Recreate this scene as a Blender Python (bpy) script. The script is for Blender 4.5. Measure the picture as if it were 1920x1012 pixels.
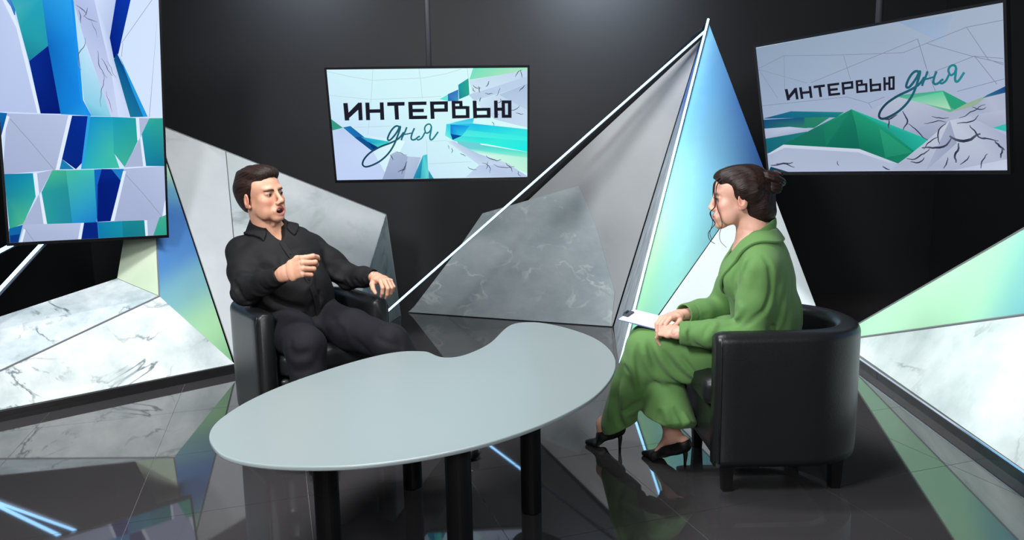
import bpy, bmesh, math, random
import numpy as np
from mathutils import Vector, Matrix

for o in list(bpy.data.objects):
    bpy.data.objects.remove(o)
S = bpy.context.scene
COL = S.collection
V = Vector
PI = math.pi

# ------------------------------------------------------------------ camera, light, exposure
cam = bpy.data.cameras.new('camera')
cam.sensor_width = 36.0
cam.lens = 36.0 * 1369.0 / 1920.0
cam.clip_start = 0.05
cam_o = bpy.data.objects.new('camera', cam)
COL.objects.link(cam_o)
_p, _r = math.radians(8.3), math.radians(1.11)
_c, _s = math.cos(_p), math.sin(_p)
_A = Matrix(((1, 0, 0), (0, -_s, _c), (0, -_c, -_s))) @ Matrix(((math.cos(_r), -math.sin(_r), 0), (math.sin(_r), math.cos(_r), 0), (0, 0, 1)))
_A = _A @ Matrix(((1, 0, 0), (0, -1, 0), (0, 0, -1)))
cam_o.matrix_world = Matrix.Translation((0, 0, 1.2)) @ _A.to_4x4()
S.camera = cam_o

S.view_settings.view_transform = 'Standard'
S.view_settings.look = 'None'
S.view_settings.exposure = 0.0
S.view_settings.gamma = 1.0
S.view_settings.use_curve_mapping = False

W = bpy.data.worlds.new('studio_dark'); S.world = W
W.use_nodes = True
W.node_tree.nodes['Background'].inputs[0].default_value = (0.55, 0.62, 0.75, 1)
W.node_tree.nodes['Background'].inputs[1].default_value = 0.035

def area(name, loc, aim, size, power, col=(1, 1, 1), size_y=None, spread=None):
    L = bpy.data.lights.new(name, 'AREA')
    L.energy = power; L.color = col; L.size = size
    if size_y:
        L.shape = 'RECTANGLE'; L.size_y = size_y
    if spread: L.spread = math.radians(spread)
    o = bpy.data.objects.new(name, L); COL.objects.link(o)
    o.location = loc
    o.rotation_euler = (V(aim) - V(loc)).to_track_quat('-Z', 'Y').to_euler()
    return o
def spot(name, loc, aim, power, deg, blend=0.6, col=(1, 1, 1), rad=0.08):
    L = bpy.data.lights.new(name, 'SPOT')
    L.energy = power; L.color = col; L.spot_size = math.radians(deg); L.spot_blend = blend
    L.shadow_soft_size = rad
    o = bpy.data.objects.new(name, L); COL.objects.link(o)
    o.location = loc
    o.rotation_euler = (V(aim) - V(loc)).to_track_quat('-Z', 'Y').to_euler()
    return o

COOL = (0.97, 0.985, 1.0)
#LIGHTS
spot('key_light_right', (1.25, -0.5, 2.15), (-1.1, 3.45, 0.75), 150, 40, 0.6, COOL, 0.28)
area('front_fill', (0.3, -1.6, 2.2), (0.3, 3.0, 0.6), 1.6, 60, COOL)
area('key_light_left', (-1.5, 0.8, 2.5), (0.8, 2.9, 0.7), 0.6, 115, COOL)
area('top_light', (-0.2, 2.3, 3.2), (-0.2, 2.6, 0), 1.3, 22, COOL)
area('back_set_fill', (-0.3, 2.9, 3.2), (-0.3, 5.6, 0.7), 1.6, 130, COOL, size_y=.5)  # unseen overhead fill, added to brighten the wedge and the grey pyramid faces
spot('spot_left_set_piece', (-1.75, 2.1, 2.9), (-2.5, 3.75, 0.25), 118, 42, 0.8, COOL)
spot('spot_right_set_piece', (1.0, 2.2, 3.0), (2.12, 3.65, 0.4), 320, 46, 0.8, COOL)
spot('spot_pyramid', (0.9, 3.0, 3.1), (1.2, 4.45, 0.45), 135, 34, 0.8, COOL)
spot('wall_wash_right', (0.8, 5.5, 3.2), (0.82, 6.4, 2.8), 210, 100, 1.0, (0.75, 0.88, 1.0))
spot('wall_wash_left', (-1.75, 5.5, 3.2), (-1.75, 6.4, 2.9), 90, 95, 1.0, (0.75, 0.88, 1.0))
#ENDLIGHTS

# ------------------------------------------------------------------ helpers
def lin(c):
    out = []
    for k in c[:3]:
        k = k / 255.0
        out.append(k / 12.92 if k <= 0.04045 else ((k + 0.055) / 1.055) ** 2.4)
    return tuple(out)

def new_mat(name):
    m = bpy.data.materials.new(name); m.use_nodes = True
    nt = m.node_tree
    return m, nt, nt.nodes['Principled BSDF']

def pmat(name, rgb, rough=0.5, metal=0.0, spec=0.5, noise=0.0, scale=20.0, bump=0.0, bscale=None, coat=0.0, ior=None, sheen=0.0):
    m, nt, b = new_mat(name)
    c = lin(rgb)
    b.inputs['Base Color'].default_value = (*c, 1)
    b.inputs['Roughness'].default_value = rough
    b.inputs['Metallic'].default_value = metal
    b.inputs['Specular IOR Level'].default_value = spec
    b.inputs['Coat Weight'].default_value = coat
    if ior: b.inputs['IOR'].default_value = ior
    if sheen:
        b.inputs['Sheen Weight'].default_value = sheen
    tc = nt.nodes.new('ShaderNodeTexCoord')
    if noise:
        n = nt.nodes.new('ShaderNodeTexNoise'); n.inputs['Scale'].default_value = scale; n.inputs['Detail'].default_value = 6
        nt.links.new(tc.outputs['Object'], n.inputs['Vector'])
        mx = nt.nodes.new('ShaderNodeMix'); mx.data_type = 'RGBA'
        mx.inputs['A'].default_value = (*[k * (1 - noise) for k in c], 1)
        mx.inputs['B'].default_value = (*[min(1, k * (1 + noise)) for k in c], 1)
        nt.links.new(n.outputs['Fac'], mx.inputs['Factor'])
        nt.links.new(mx.outputs['Result'], b.inputs['Base Color'])
    if bump:
        n = nt.nodes.new('ShaderNodeTexNoise'); n.inputs['Scale'].default_value = bscale or scale; n.inputs['Detail'].default_value = 4
        nt.links.new(tc.outputs['Object'], n.inputs['Vector'])
        bp = nt.nodes.new('ShaderNodeBump'); bp.inputs['Strength'].default_value = bump; bp.inputs['Distance'].default_value = 0.004
        nt.links.new(n.outputs['Fac'], bp.inputs['Height'])
        nt.links.new(bp.outputs['Normal'], b.inputs['Normal'])
    return m

def emat(name, rgb, strength):
    m = bpy.data.materials.new(name); m.use_nodes = True
    nt = m.node_tree
    for n in list(nt.nodes): nt.nodes.remove(n)
    o = nt.nodes.new('ShaderNodeOutputMaterial'); e = nt.nodes.new('ShaderNodeEmission')
    e.inputs[0].default_value = (*rgb, 1); e.inputs[1].default_value = strength
    nt.links.new(e.outputs[0], o.inputs[0])
    return m

def emat_attr(name, strength):
    m = emat(name, (1, 1, 1), strength)
    nt = m.node_tree
    a = nt.nodes.new('ShaderNodeAttribute'); a.attribute_name = 'Col'
    e = [n for n in nt.nodes if n.type == 'EMISSION'][0]
    nt.links.new(a.outputs['Color'], e.inputs[0])
    return m

def attr_mat(name, rough=0.45, spec=0.5, bump=0.0, bscale=300, sss=0.0, mottled=0.0, mscale=8, stretch=None):
    """colour from the mesh's Col attribute (a print or skin tones), optional fine grain"""
    m, nt, b = new_mat(name)
    a = nt.nodes.new('ShaderNodeAttribute'); a.attribute_name = 'Col'
    src = a.outputs['Color']
    tc = nt.nodes.new('ShaderNodeTexCoord')
    if mottled:
        n = nt.nodes.new('ShaderNodeTexNoise'); n.inputs['Scale'].default_value = mscale; n.inputs['Detail'].default_value = 5
        if stretch:
            mp = nt.nodes.new('ShaderNodeMapping'); mp.inputs['Scale'].default_value = stretch
            nt.links.new(tc.outputs['Object'], mp.inputs['Vector']); nt.links.new(mp.outputs['Vector'], n.inputs['Vector'])
        else: nt.links.new(tc.outputs['Object'], n.inputs['Vector'])
        mr = nt.nodes.new('ShaderNodeMapRange'); mr.inputs['From Min'].default_value = 0.3; mr.inputs['From Max'].default_value = 0.7
        mr.inputs['To Min'].default_value = 1 - mottled; mr.inputs['To Max'].default_value = 1 + mottled
        nt.links.new(n.outputs['Fac'], mr.inputs['Value'])
        vm = nt.nodes.new('ShaderNodeVectorMath'); vm.operation = 'SCALE'
        nt.links.new(src, vm.inputs[0]); nt.links.new(mr.outputs['Result'], vm.inputs['Scale'])
        src = vm.outputs['Vector']
    nt.links.new(src, b.inputs['Base Color'])
    b.inputs['Roughness'].default_value = rough
    b.inputs['Specular IOR Level'].default_value = spec
    if sss:
        b.inputs['Subsurface Weight'].default_value = sss
        b.inputs['Subsurface Radius'].default_value = (0.012, 0.005, 0.003)
        b.inputs['Subsurface Scale'].default_value = 1.0
    if bump:
        n = nt.nodes.new('ShaderNodeTexNoise'); n.inputs['Scale'].default_value = bscale
        nt.links.new(tc.outputs['Object'], n.inputs['Vector'])
        bp = nt.nodes.new('ShaderNodeBump'); bp.inputs['Strength'].default_value = bump; bp.inputs['Distance'].default_value = 0.002
        nt.links.new(n.outputs['Fac'], bp.inputs['Height']); nt.links.new(bp.outputs['Normal'], b.inputs['Normal'])
    return m

def stone_mat(name, base, vein, cloud, vscale=1.4, width=0.02, crack=0.8, rough=0.4, cscale=3.0, stretch=(1, 1, 1), spec=0.4, seed=0.0, gloss_bump=0.0, mask=.46):
    """marble or slate: cloudy ground, thin wandering veins broken up by a mask"""
    m, nt, b = new_mat(name); N = nt.nodes; L = nt.links
    tc = N.new('ShaderNodeTexCoord'); mp = N.new('ShaderNodeMapping')
    mp.inputs['Scale'].default_value = stretch; mp.inputs['Location'].default_value = (seed, seed * 1.7, seed * .6)
    L.new(tc.outputs['Object'], mp.inputs['Vector'])
    n1 = N.new('ShaderNodeTexNoise'); n1.inputs['Scale'].default_value = cscale; n1.inputs['Detail'].default_value = 8; n1.inputs['Roughness'].default_value = .62
    L.new(mp.outputs['Vector'], n1.inputs['Vector'])
    cr = N.new('ShaderNodeValToRGB'); cr.color_ramp.elements[0].position = .32; cr.color_ramp.elements[1].position = .68
    cr.color_ramp.elements[0].color = (*lin(cloud), 1); cr.color_ramp.elements[1].color = (*lin(base), 1)
    L.new(n1.outputs['Fac'], cr.inputs['Fac'])
    n2 = N.new('ShaderNodeTexNoise'); n2.inputs['Scale'].default_value = vscale; n2.inputs['Detail'].default_value = 7; n2.inputs['Roughness'].default_value = .55; n2.inputs['Distortion'].default_value = .6
    L.new(mp.outputs['Vector'], n2.inputs['Vector'])
    sb = N.new('ShaderNodeMath'); sb.operation = 'SUBTRACT'; sb.inputs[1].default_value = .5
    L.new(n2.outputs['Fac'], sb.inputs[0])
    ab = N.new('ShaderNodeMath'); ab.operation = 'ABSOLUTE'; L.new(sb.outputs[0], ab.inputs[0])
    mr = N.new('ShaderNodeMapRange'); mr.inputs['From Min'].default_value = 0; mr.inputs['From Max'].default_value = width
    mr.inputs['To Min'].default_value = 1; mr.inputs['To Max'].default_value = 0
    L.new(ab.outputs[0], mr.inputs['Value'])
    n3 = N.new('ShaderNodeTexNoise'); n3.inputs['Scale'].default_value = vscale * 2.1; n3.inputs['Detail'].default_value = 3
    L.new(mp.outputs['Vector'], n3.inputs['Vector'])
    mk = N.new('ShaderNodeMapRange'); mk.inputs['From Min'].default_value = mask; mk.inputs['From Max'].default_value = mask + .2
    mk.inputs['To Min'].default_value = 0; mk.inputs['To Max'].default_value = crack
    L.new(n3.outputs['Fac'], mk.inputs['Value'])
    mu = N.new('ShaderNodeMath'); mu.operation = 'MULTIPLY'; L.new(mr.outputs[0], mu.inputs[0]); L.new(mk.outputs[0], mu.inputs[1])
    mx = N.new('ShaderNodeMix'); mx.data_type = 'RGBA'; mx.inputs['B'].default_value = (*lin(vein), 1)
    L.new(cr.outputs['Color'], mx.inputs['A']); L.new(mu.outputs[0], mx.inputs['Factor'])
    L.new(mx.outputs['Result'], b.inputs['Base Color'])
    b.inputs['Roughness'].default_value = rough; b.inputs['Specular IOR Level'].default_value = spec
    if gloss_bump:
        bp = N.new('ShaderNodeBump'); bp.inputs['Strength'].default_value = gloss_bump; bp.inputs['Distance'].default_value = 0.01
        L.new(n1.outputs['Fac'], bp.inputs['Height']); L.new(bp.outputs['Normal'], b.inputs['Normal'])
    return m

def link(name, me, mat=None, parent=None):
    o = bpy.data.objects.new(name, me); COL.objects.link(o)
    if mat is not None and not me.materials: me.materials.append(mat)
    if parent is not None: o.parent = parent
    return o

def mesh(name, verts, faces, mat=None, parent=None, smooth=False, off=None, cols=None):
    if off is not None: verts = [(v[0] - off[0], v[1] - off[1], v[2] - off[2]) for v in verts]
    me = bpy.data.meshes.new(name)
    me.from_pydata([tuple(v) for v in verts], [], faces)
    me.update()
    if smooth: me.polygons.foreach_set('use_smooth', [True] * len(me.polygons))
    if cols is not None:
        a = me.color_attributes.new('Col', 'FLOAT_COLOR', 'POINT')
        a.data.foreach_set('color', np.array([(*c, 1) for c in cols], np.float32).ravel())
    return link(name, me, mat, parent)

def bm_obj(name, bm, mat, parent=None, smooth=False, off=None):
    if off is not None: bmesh.ops.translate(bm, verts=bm.verts, vec=(-off[0], -off[1], -off[2]))
    bmesh.ops.recalc_face_normals(bm, faces=bm.faces)
    me = bpy.data.meshes.new(name); bm.to_mesh(me); bm.free()
    if smooth: me.polygons.foreach_set('use_smooth', [True] * len(me.polygons))
    return link(name, me, mat, parent)

def thing(name, label, cat, loc=(0, 0, 0), rot=None, group=None):
    o = bpy.data.objects.new(name, None); COL.objects.link(o)
    o.empty_display_size = 0.1
    if rot is not None: o.matrix_world = Matrix.Translation(loc) @ rot.to_4x4()
    else: o.location = loc
    o['label'] = label; o['category'] = cat
    if group: o['group'] = group
    return o

def tag(o, label=None, cat=None, kind=None, group=None):
    if label: o['label'] = label
    if cat: o['category'] = cat
    if kind: o['kind'] = kind
    if group: o['group'] = group
    return o

def box(bm, lo, hi):
    r = bmesh.ops.create_cube(bm, size=1)
    for v in r['verts']:
        v.co = V([lo[i] + (v.co[i] + .5) * (hi[i] - lo[i]) for i in range(3)])
    return r['verts']

def prism(name, pts, thick, toward, mat, parent, off, bevel=0.002, uvcol=None, lift=0.0):
    """a flat polygonal panel with its outer face through pts, thickness away from 'toward'; uvcol(p) -> print colour"""
    P = [V(p) for p in pts]
    n = V((0, 0, 0))
    for i in range(len(P)):
        n += P[i - 1].cross(P[i])
    n.normalize()
    if (V(toward) - P[0]).dot(n) < 0: P.reverse(); n = -n
    P = [p + n * lift for p in P]
    bm = bmesh.new()
    top = [bm.verts.new(p) for p in P]; bot = [bm.verts.new(p - n * thick) for p in P]
    f = bm.faces.new(top); bm.faces.new(bot[::-1])
    k = len(P)
    for i in range(k): bm.faces.new((top[i], bot[i], bot[(i + 1) % k], top[(i + 1) % k]))
    if bevel:
        es = [e for e in f.edges]
        bmesh.ops.bevel(bm, geom=es, offset=bevel, segments=1, affect='EDGES', clamp_overlap=True)
    if uvcol:
        bmesh.ops.triangulate(bm, faces=[g for g in bm.faces if len(g.verts) > 4])
        for _ in range(6):
            es = [e for e in bm.edges if e.calc_length() > 0.09]
            if not es: break
            bmesh.ops.subdivide_edges(bm, edges=es, cuts=1)
            bmesh.ops.triangulate(bm, faces=[g for g in bm.faces if len(g.verts) > 3])
        bmesh.ops.recalc_face_normals(bm, faces=bm.faces)
        cols = [(*uvcol(v.co), 1) for v in bm.verts]
        bmesh.ops.translate(bm, verts=bm.verts, vec=(-off[0], -off[1], -off[2]))
        me = bpy.data.meshes.new(name); bm.to_mesh(me); bm.free()
        a = me.color_attributes.new('Col', 'FLOAT_COLOR', 'POINT')
        a.data.foreach_set('color', np.array(cols, np.float32).ravel())
        return link(name, me, mat, parent)
    return bm_obj(name, bm, mat, parent, off=off)

def blend_print(samples, power=3.0):
    """a printed colour gradient through a handful of sample points"""
    SP = [(V(p), V(lin(c))) for p, c in samples]
    def f(q):
        tot = 0; acc = V((0, 0, 0))
        for p, c in SP:
            w = 1 / ((p - q).length + 0.02) ** power
            acc += c * w; tot += w
        return tuple(acc / tot)
    return f

def ramp(stops):
    S_ = [(t, V(lin(c))) for t, c in stops]
    def f(t):
        if t <= S_[0][0]: return S_[0][1]
        for (t0, c0), (t1, c1) in zip(S_, S_[1:]):
            if t <= t1:
                k = (t - t0) / (t1 - t0); k = k * k * (3 - 2 * k)
                return c0.lerp(c1, k)
        return S_[-1][1]
    return f

def tube_bm(bm, pts, rad, n=8, caps=True):
    P = [V(p) for p in pts]
    rads = rad if isinstance(rad, (list, tuple)) else [rad] * len(P)
    rings = []; up = None
    for i, p in enumerate(P):
        d = (P[min(i + 1, len(P) - 1)] - P[max(i - 1, 0)]).normalized()
        if up is None:
            up = d.orthogonal().normalized()
        up = (up - d * up.dot(d))
        up = up.normalized() if up.length > 1e-6 else d.orthogonal().normalized()
        w = d.cross(up)
        rings.append([bm.verts.new(p + (up * math.cos(a) + w * math.sin(a)) * rads[i]) for a in [2 * PI * k / n for k in range(n)]])
    for a, b in zip(rings, rings[1:]):
        for k in range(n): bm.faces.new((a[k], a[(k + 1) % n], b[(k + 1) % n], b[k]))
    if caps:
        bm.faces.new(rings[0][::-1]); bm.faces.new(rings[-1])

def bez(pts, n=8):
    """Catmull-Rom through pts"""
    P = [np.array(p, float) for p in pts]
    P = [2 * P[0] - P[1]] + P + [2 * P[-1] - P[-2]]
    out = []
    for i in range(1, len(P) - 2):
        for k in range(n):
            t = k / n
            a, b, c, d = P[i - 1:i + 3]
            out.append(.5 * ((2 * b) + (-a + c) * t + (2 * a - 5 * b + 4 * c - d) * t * t + (-a + 3 * b - 3 * c + d) * t ** 3))
    out.append(P[-2])
    return out
TV = {
 'mid': dict(o=(-0.4565, 4.2985, 1.4285), x=(0.9991, 0.0413, -0.0032), y=(0.0124, -0.2237, 0.9746), n=(0.0395, -0.9738, -0.224), w=1.1253, h=0.6324,
  polys=[[[-563,-316,205,208,250],[-563,316,222,239,252],[563,316,232,250,252],[563,-316,225,246,250]],[[-289,-316,224,239,252],[-560,-21,205,212,250],[-150,-91,238,250,254],[-271,-316,226,241,252]],[[256,316,121,222,196],[563,316,162,226,197],[563,299,194,228,190],[232,252,140,222,190]],[[169,225,30,150,165],[228,261,45,170,150],[231,168,50,165,140],[171,144,30,130,150]],[[107,173,60,110,190],[168,199,50,120,200],[168,136,70,150,190],[105,134,40,90,180]],[[60,147,110,225,215],[108,171,110,225,215],[108,134,110,225,215]],[[232,249,216,222,242],[563,302,208,212,238],[563,-23,214,218,240],[373,27,205,210,236],[256,135,222,232,246]],[[563,78,199,205,232],[399,168,190,196,226],[563,227,186,190,222]],[[226,170,200,206,234],[360,206,200,206,234],[563,269,200,206,234],[563,227,200,206,234],[399,175,200,206,234],[256,135,200,206,234]],[[138,14,80,205,235],[254,38,60,180,230],[245,-3,110,225,235],[94,1,150,240,240]],[[94,5,60,205,235],[253,5,30,190,235],[563,-32,59,224,225],[563,-165,31,235,228],[322,-115,60,235,220],[138,-96,90,230,220],[83,-62,120,235,230]],[[117,1,25,120,215],[228,-7,30,160,230],[179,-65,50,205,235],[115,-55,30,130,220]],[[115,-53,15,70,150],[180,-65,15,70,150],[126,-88,15,70,150]],[[212,-32,80,225,225],[563,-76,61,235,228],[563,-100,61,240,228],[180,-65,90,235,225]],[[150,-95,70,200,205],[563,-166,99,224,205],[563,-209,169,235,210],[176,-144,120,225,215]],[[177,-136,140,226,218],[563,-201,189,238,220],[563,-293,206,240,216],[280,-174,225,245,235]],[[150,-95,120,205,215],[282,-109,120,205,215],[321,-146,120,205,215],[176,-137,120,205,215]],[[563,-316,191,195,226],[466,-316,196,199,230],[195,-312,210,212,240],[279,-239,196,200,232],[442,-229,205,206,236],[563,-311,191,195,227]],[[90,-94,222,228,246],[130,-95,200,205,235],[280,-174,190,196,228],[466,-239,212,216,240],[279,-241,212,216,240]],[[-563,-11,60,150,130],[-563,41,60,150,130],[-501,-9,60,150,130],[-562,-23,60,150,130]],[[-501,-7,35,120,190],[-458,1,30,110,180],[-356,-88,25,95,165],[-302,-128,25,90,150],[-345,-153,25,90,150]],[[-441,-63,22,80,140],[-398,-62,22,80,140],[-302,-128,22,80,140],[-345,-153,22,80,140]],[[-402,-62,40,170,220],[-237,-93,60,205,205],[-302,-130,90,215,190],[-363,-95,40,150,200]],[[-366,-91,15,55,120],[-302,-128,15,55,120],[-336,-140,15,55,120]],[[-563,-316,204,206,244],[-563,-99,205,209,245],[-562,-23,206,210,246],[-503,-11,200,204,240],[-337,-153,212,214,250],[-275,-283,204,206,244],[-288,-316,204,206,244]],[[-296,-316,160,164,200],[-234,-165,178,182,212],[-201,-150,190,192,220],[-139,-181,170,174,206],[-170,-316,160,164,200]],[[-170,-316,177,181,213],[-139,-181,196,198,226],[-63,-188,186,190,220],[-112,-316,176,180,212]],[[-116,-315,40,140,180],[-50,-176,50,160,190],[-70,-315,30,120,165]],[[-50,-176,90,205,215],[-26,-171,60,180,200],[-24,-316,110,215,215],[-72,-315,60,170,190]],[[-24,-262,40,150,175],[6,-316,40,150,175],[-18,-316,40,150,175],[-28,-316,40,150,175]]],
  lines=[(2.37,[[-305.4,317.1],[-318.7,214],[-328.3,149.6],[-361.1,-49.5]]),(2.37,[[-48,317.4],[-40.9,233.5],[-38,153.7]]),(2.37,[[222.3,316.8],[228.1,253.1]]),(2.37,[[-562.4,306.4],[-435.2,276.8],[-310.1,255.3],[-174.7,260.5],[-27.6,264.9],[105.1,287.5],[191.1,312]]),(2.37,[[-560,175.2],[-329.8,149.6],[-33.2,157.5],[68.7,162.4]]),(2.37,[[-25.8,-86.1],[-23.5,-316.1]]),(2.37,[[-19.1,-226.5],[230.5,-219.1]]),(2.37,[[-14.2,-94.2],[89.9,-91]]),(2.37,[[-436.5,-7.5],[-223.3,-2.6]])],
  veins=[(3.16,[[297.2,207],[286.4,205.8],[275.4,205.1],[265.9,209.3],[258.2,215.3],[252.7,222.7]]),(3.16,[[320.1,176.2],[327.9,175.9],[334.1,172.1],[342,171.9],[349.5,173.6],[356.9,175.7],[364.8,175.8]]),(3.95,[[281.8,214.7],[287,210.2],[289.1,204.4],[286.6,198.6],[287.3,192.6],[287,186.5],[291.3,181.4]]),(3.95,[[344.9,244.3],[340.4,237.9],[341.1,230.7],[336.6,224.3],[332.8,217.7],[324.9,213.7]]),(3.16,[[250.3,207.5],[252.9,202.5],[252.4,197],[254.8,191.8],[260.2,188.4],[265,184.4]]),(3.16,[[493.7,265.3],[496.5,273.4],[502.2,280.6],[506.8,288.2],[511.8,295.6],[521.1,299.9],[530.6,304]]),(3.16,[[525.1,302.5],[523.9,295.4],[526.6,288.5],[528.7,281.5],[530.7,274.4],[531,267.2],[532.4,260]]),(3.95,[[548.4,219.3],[543,213.4],[538.5,207],[532.9,201.2],[525,197.3],[519.8,191.2],[515.9,184.5]]),(2.37,[[407,205.7],[404.3,197.4],[399.2,189.9],[397.4,181.5],[394.8,173.2],[390.6,165.3],[382,159.9]]),(3.95,[[296,153.6],[293.9,147.6],[290.4,142.1],[290,136],[289.5,129.8]]),(3.16,[[516.6,104.6],[514.4,97.4],[507.8,92],[501.8,86.3],[493.4,82.9],[485.4,78.9],[475.9,78.4],[466.6,77],[457.8,74.1]]),(3.16,[[540.3,57.6],[533.1,55],[525.1,55],[517.9,57.7],[511.2,61.1],[503.2,61.5],[495.4,62.6]]),(3.16,[[356.5,13],[362.6,9],[367,3.7],[367.7,-2.6],[368.3,-8.9]]),(3.95,[[320.6,-182.3],[324,-190.3],[332,-195.8],[339.8,-201.5],[349.9,-203.9],[359.5,-207.5],[369.8,-209.6],[378.5,-214.4],[389.1,-214.6],[398.5,-210.8],[408.8,-208.9]]),(3.16,[[295.3,-226.7],[306.4,-228.9],[317.2,-231.8],[325.4,-238.2],[333.8,-244.4],[338.7,-252.8],[343.4,-261.2],[342.1,-270.4],[338.5,-279.1],[339.9,-288.3]]),(3.16,[[360.2,-236],[371,-239.1],[378.9,-245.8],[388.2,-251.1],[399.4,-253.2],[410.6,-255],[422,-255.6],[433.2,-257.5],[444.6,-258.7],[455.8,-257.1],[466.8,-254.6],[477.3,-251.1],[488.7,-252.3]]),(3.95,[[433.6,-228.9],[440.6,-236.3],[446.1,-244.4],[455.9,-249.3],[463.6,-256.2],[469.2,-264.3],[470.3,-273.5],[473.6,-282.4]]),(3.16,[[328,-219.1],[327.1,-226.9],[324.9,-234.5],[327.2,-242.2],[326.4,-250],[322.1,-257.1],[318.9,-264.5]]),(3.16,[[261.8,-267.2],[252.3,-265.4],[242.7,-266.7],[233.6,-263.7],[224.4,-261.1],[216.8,-256.2],[211.5,-249.6]]),(3.16,[[506.8,-279.6],[510.3,-287],[508,-294.7],[511.3,-302.3],[519.4,-307],[527.1,-312.1]]),(3.95,[[-242.6,-169.4],[-236.2,-176.6],[-231.8,-184.8],[-227.8,-193.2],[-226.1,-202.1]]),(2.37,[[-201.5,-153.9],[-191.1,-157],[-180,-157.5],[-171.1,-162.8],[-164.5,-169.9],[-153.8,-172.5],[-142.8,-170.6]]),(5.53,[[-144.9,-211.5],[-150.7,-219.4],[-153.8,-228.2],[-155.6,-237.3],[-161.2,-245.4],[-164.9,-254.1],[-173.5,-260.2],[-183.8,-264.3],[-194.4,-267.7],[-202.7,-274.3]]),(3.16,[[-154.9,-243.9],[-156.6,-252.3],[-161.6,-259.9],[-171.1,-263.9],[-176.8,-271.2],[-178,-279.7],[-182.3,-287.6]]),(3.16,[[120.2,-134.7],[119.6,-141.1],[123,-146.9],[123.2,-153.4],[120.5,-159.5],[116.1,-165]]),(3.16,[[167.4,-167.7],[173.9,-171.5],[180.8,-174.8],[188.3,-177.2],[193.8,-181.9],[200.5,-185.5]]),(3.16,[[406.1,144.5],[410.5,138],[409.9,130.6],[404.6,124.5],[395.8,121.7],[386.3,121.8]]),(3.16,[[369.2,59.8],[376.2,56.9],[384.2,57],[392.1,56.7],[399.1,53.7]]),(2.37,[[96.8,-118.3],[101,-123.7],[104,-129.6],[102.5,-135.9],[104.4,-142.2]])],
  letters=[[[-486.8,130.9],[-461.9,131.4],[-460.4,33.4],[-486.3,32.2]],[[-404.3,132.2],[-381.7,132.7],[-384.4,33.2],[-407.2,32.7]],[[-480.8,59.3],[-402.8,131.4],[-399.4,97.6],[-476.1,32.9]],[[-362.3,132.5],[-339,132.2],[-342,33.4],[-364.8,32.9]],[[-280.5,132.2],[-258.7,132.7],[-261,33.9],[-283.8,33.4]],[[-349.8,93.9],[-271.6,94.5],[-273,74.4],[-351.3,73.9]],[[-237.7,132.5],[-139.2,133.5],[-140.5,112.8],[-239.1,111.8]],[[-199.9,113.6],[-176.4,113.3],[-176.8,34.3],[-199.6,33.8]],[[-118.9,133.3],[-95.4,133.8],[-96.3,35.6],[-120,35.1]],[[-104.8,133.9],[-14.8,134.3],[-15.8,115.1],[-105.9,114.7]],[[-103.2,93.9],[-31.8,93.7],[-32.7,74.4],[-104.3,74.5]],[[-105.5,54.4],[-14.8,54.7],[-15.8,35.3],[-106.6,34.9]],[[4.8,134.1],[26.7,133.8],[26.9,35.5],[4.7,35]],[[20.4,133.9],[106.8,134.4],[106,115.9],[19.6,115.4]],[[86.3,133.1],[106.7,132.8],[105.2,74.9],[84.7,75.2]],[[18.6,93.9],[97.3,94.4],[96.5,75],[17.7,74.5]],[[128,135.6],[148.4,135.4],[148.8,36.2],[128.2,35.7]],[[138.2,135.5],[190.1,135.6],[189.6,119.5],[137.6,119.4]],[[171.1,132],[190,131.8],[190.4,97.1],[171.5,97.3]],[[141.1,106.2],[215.9,106],[215.4,89],[140.5,89.2]],[[208,105.4],[229.3,105.1],[228.2,36.7],[207.5,37]],[[139.2,54.3],[222.3,54],[221.8,36.8],[138.5,36.3]],[[248.3,135.7],[270.4,135.4],[271.8,36.1],[249.6,35.6]],[[259,93.9],[342.1,94.4],[341.8,77.3],[258.6,76.8]],[[328.6,93.8],[350,94.3],[349.7,36.6],[329.1,36.9]],[[258,55],[341.3,55.5],[341,37.5],[257.5,37.1]],[[370.5,135],[391,134.7],[391.9,36.1],[371.2,35.6]],[[385.6,94.6],[421.3,94.2],[421.1,76.3],[385.4,76.8]],[[413.9,135.2],[432.9,135],[434.1,35.5],[414.2,35.8]],[[450.2,134.8],[470.8,134.5],[470.8,35],[450.1,35.3]],[[421.8,135.1],[461.3,134.6],[461.2,117.7],[421.6,118.2]],[[420.8,53.7],[460.6,53.2],[460.4,35.2],[420.6,35.7]]],
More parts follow.
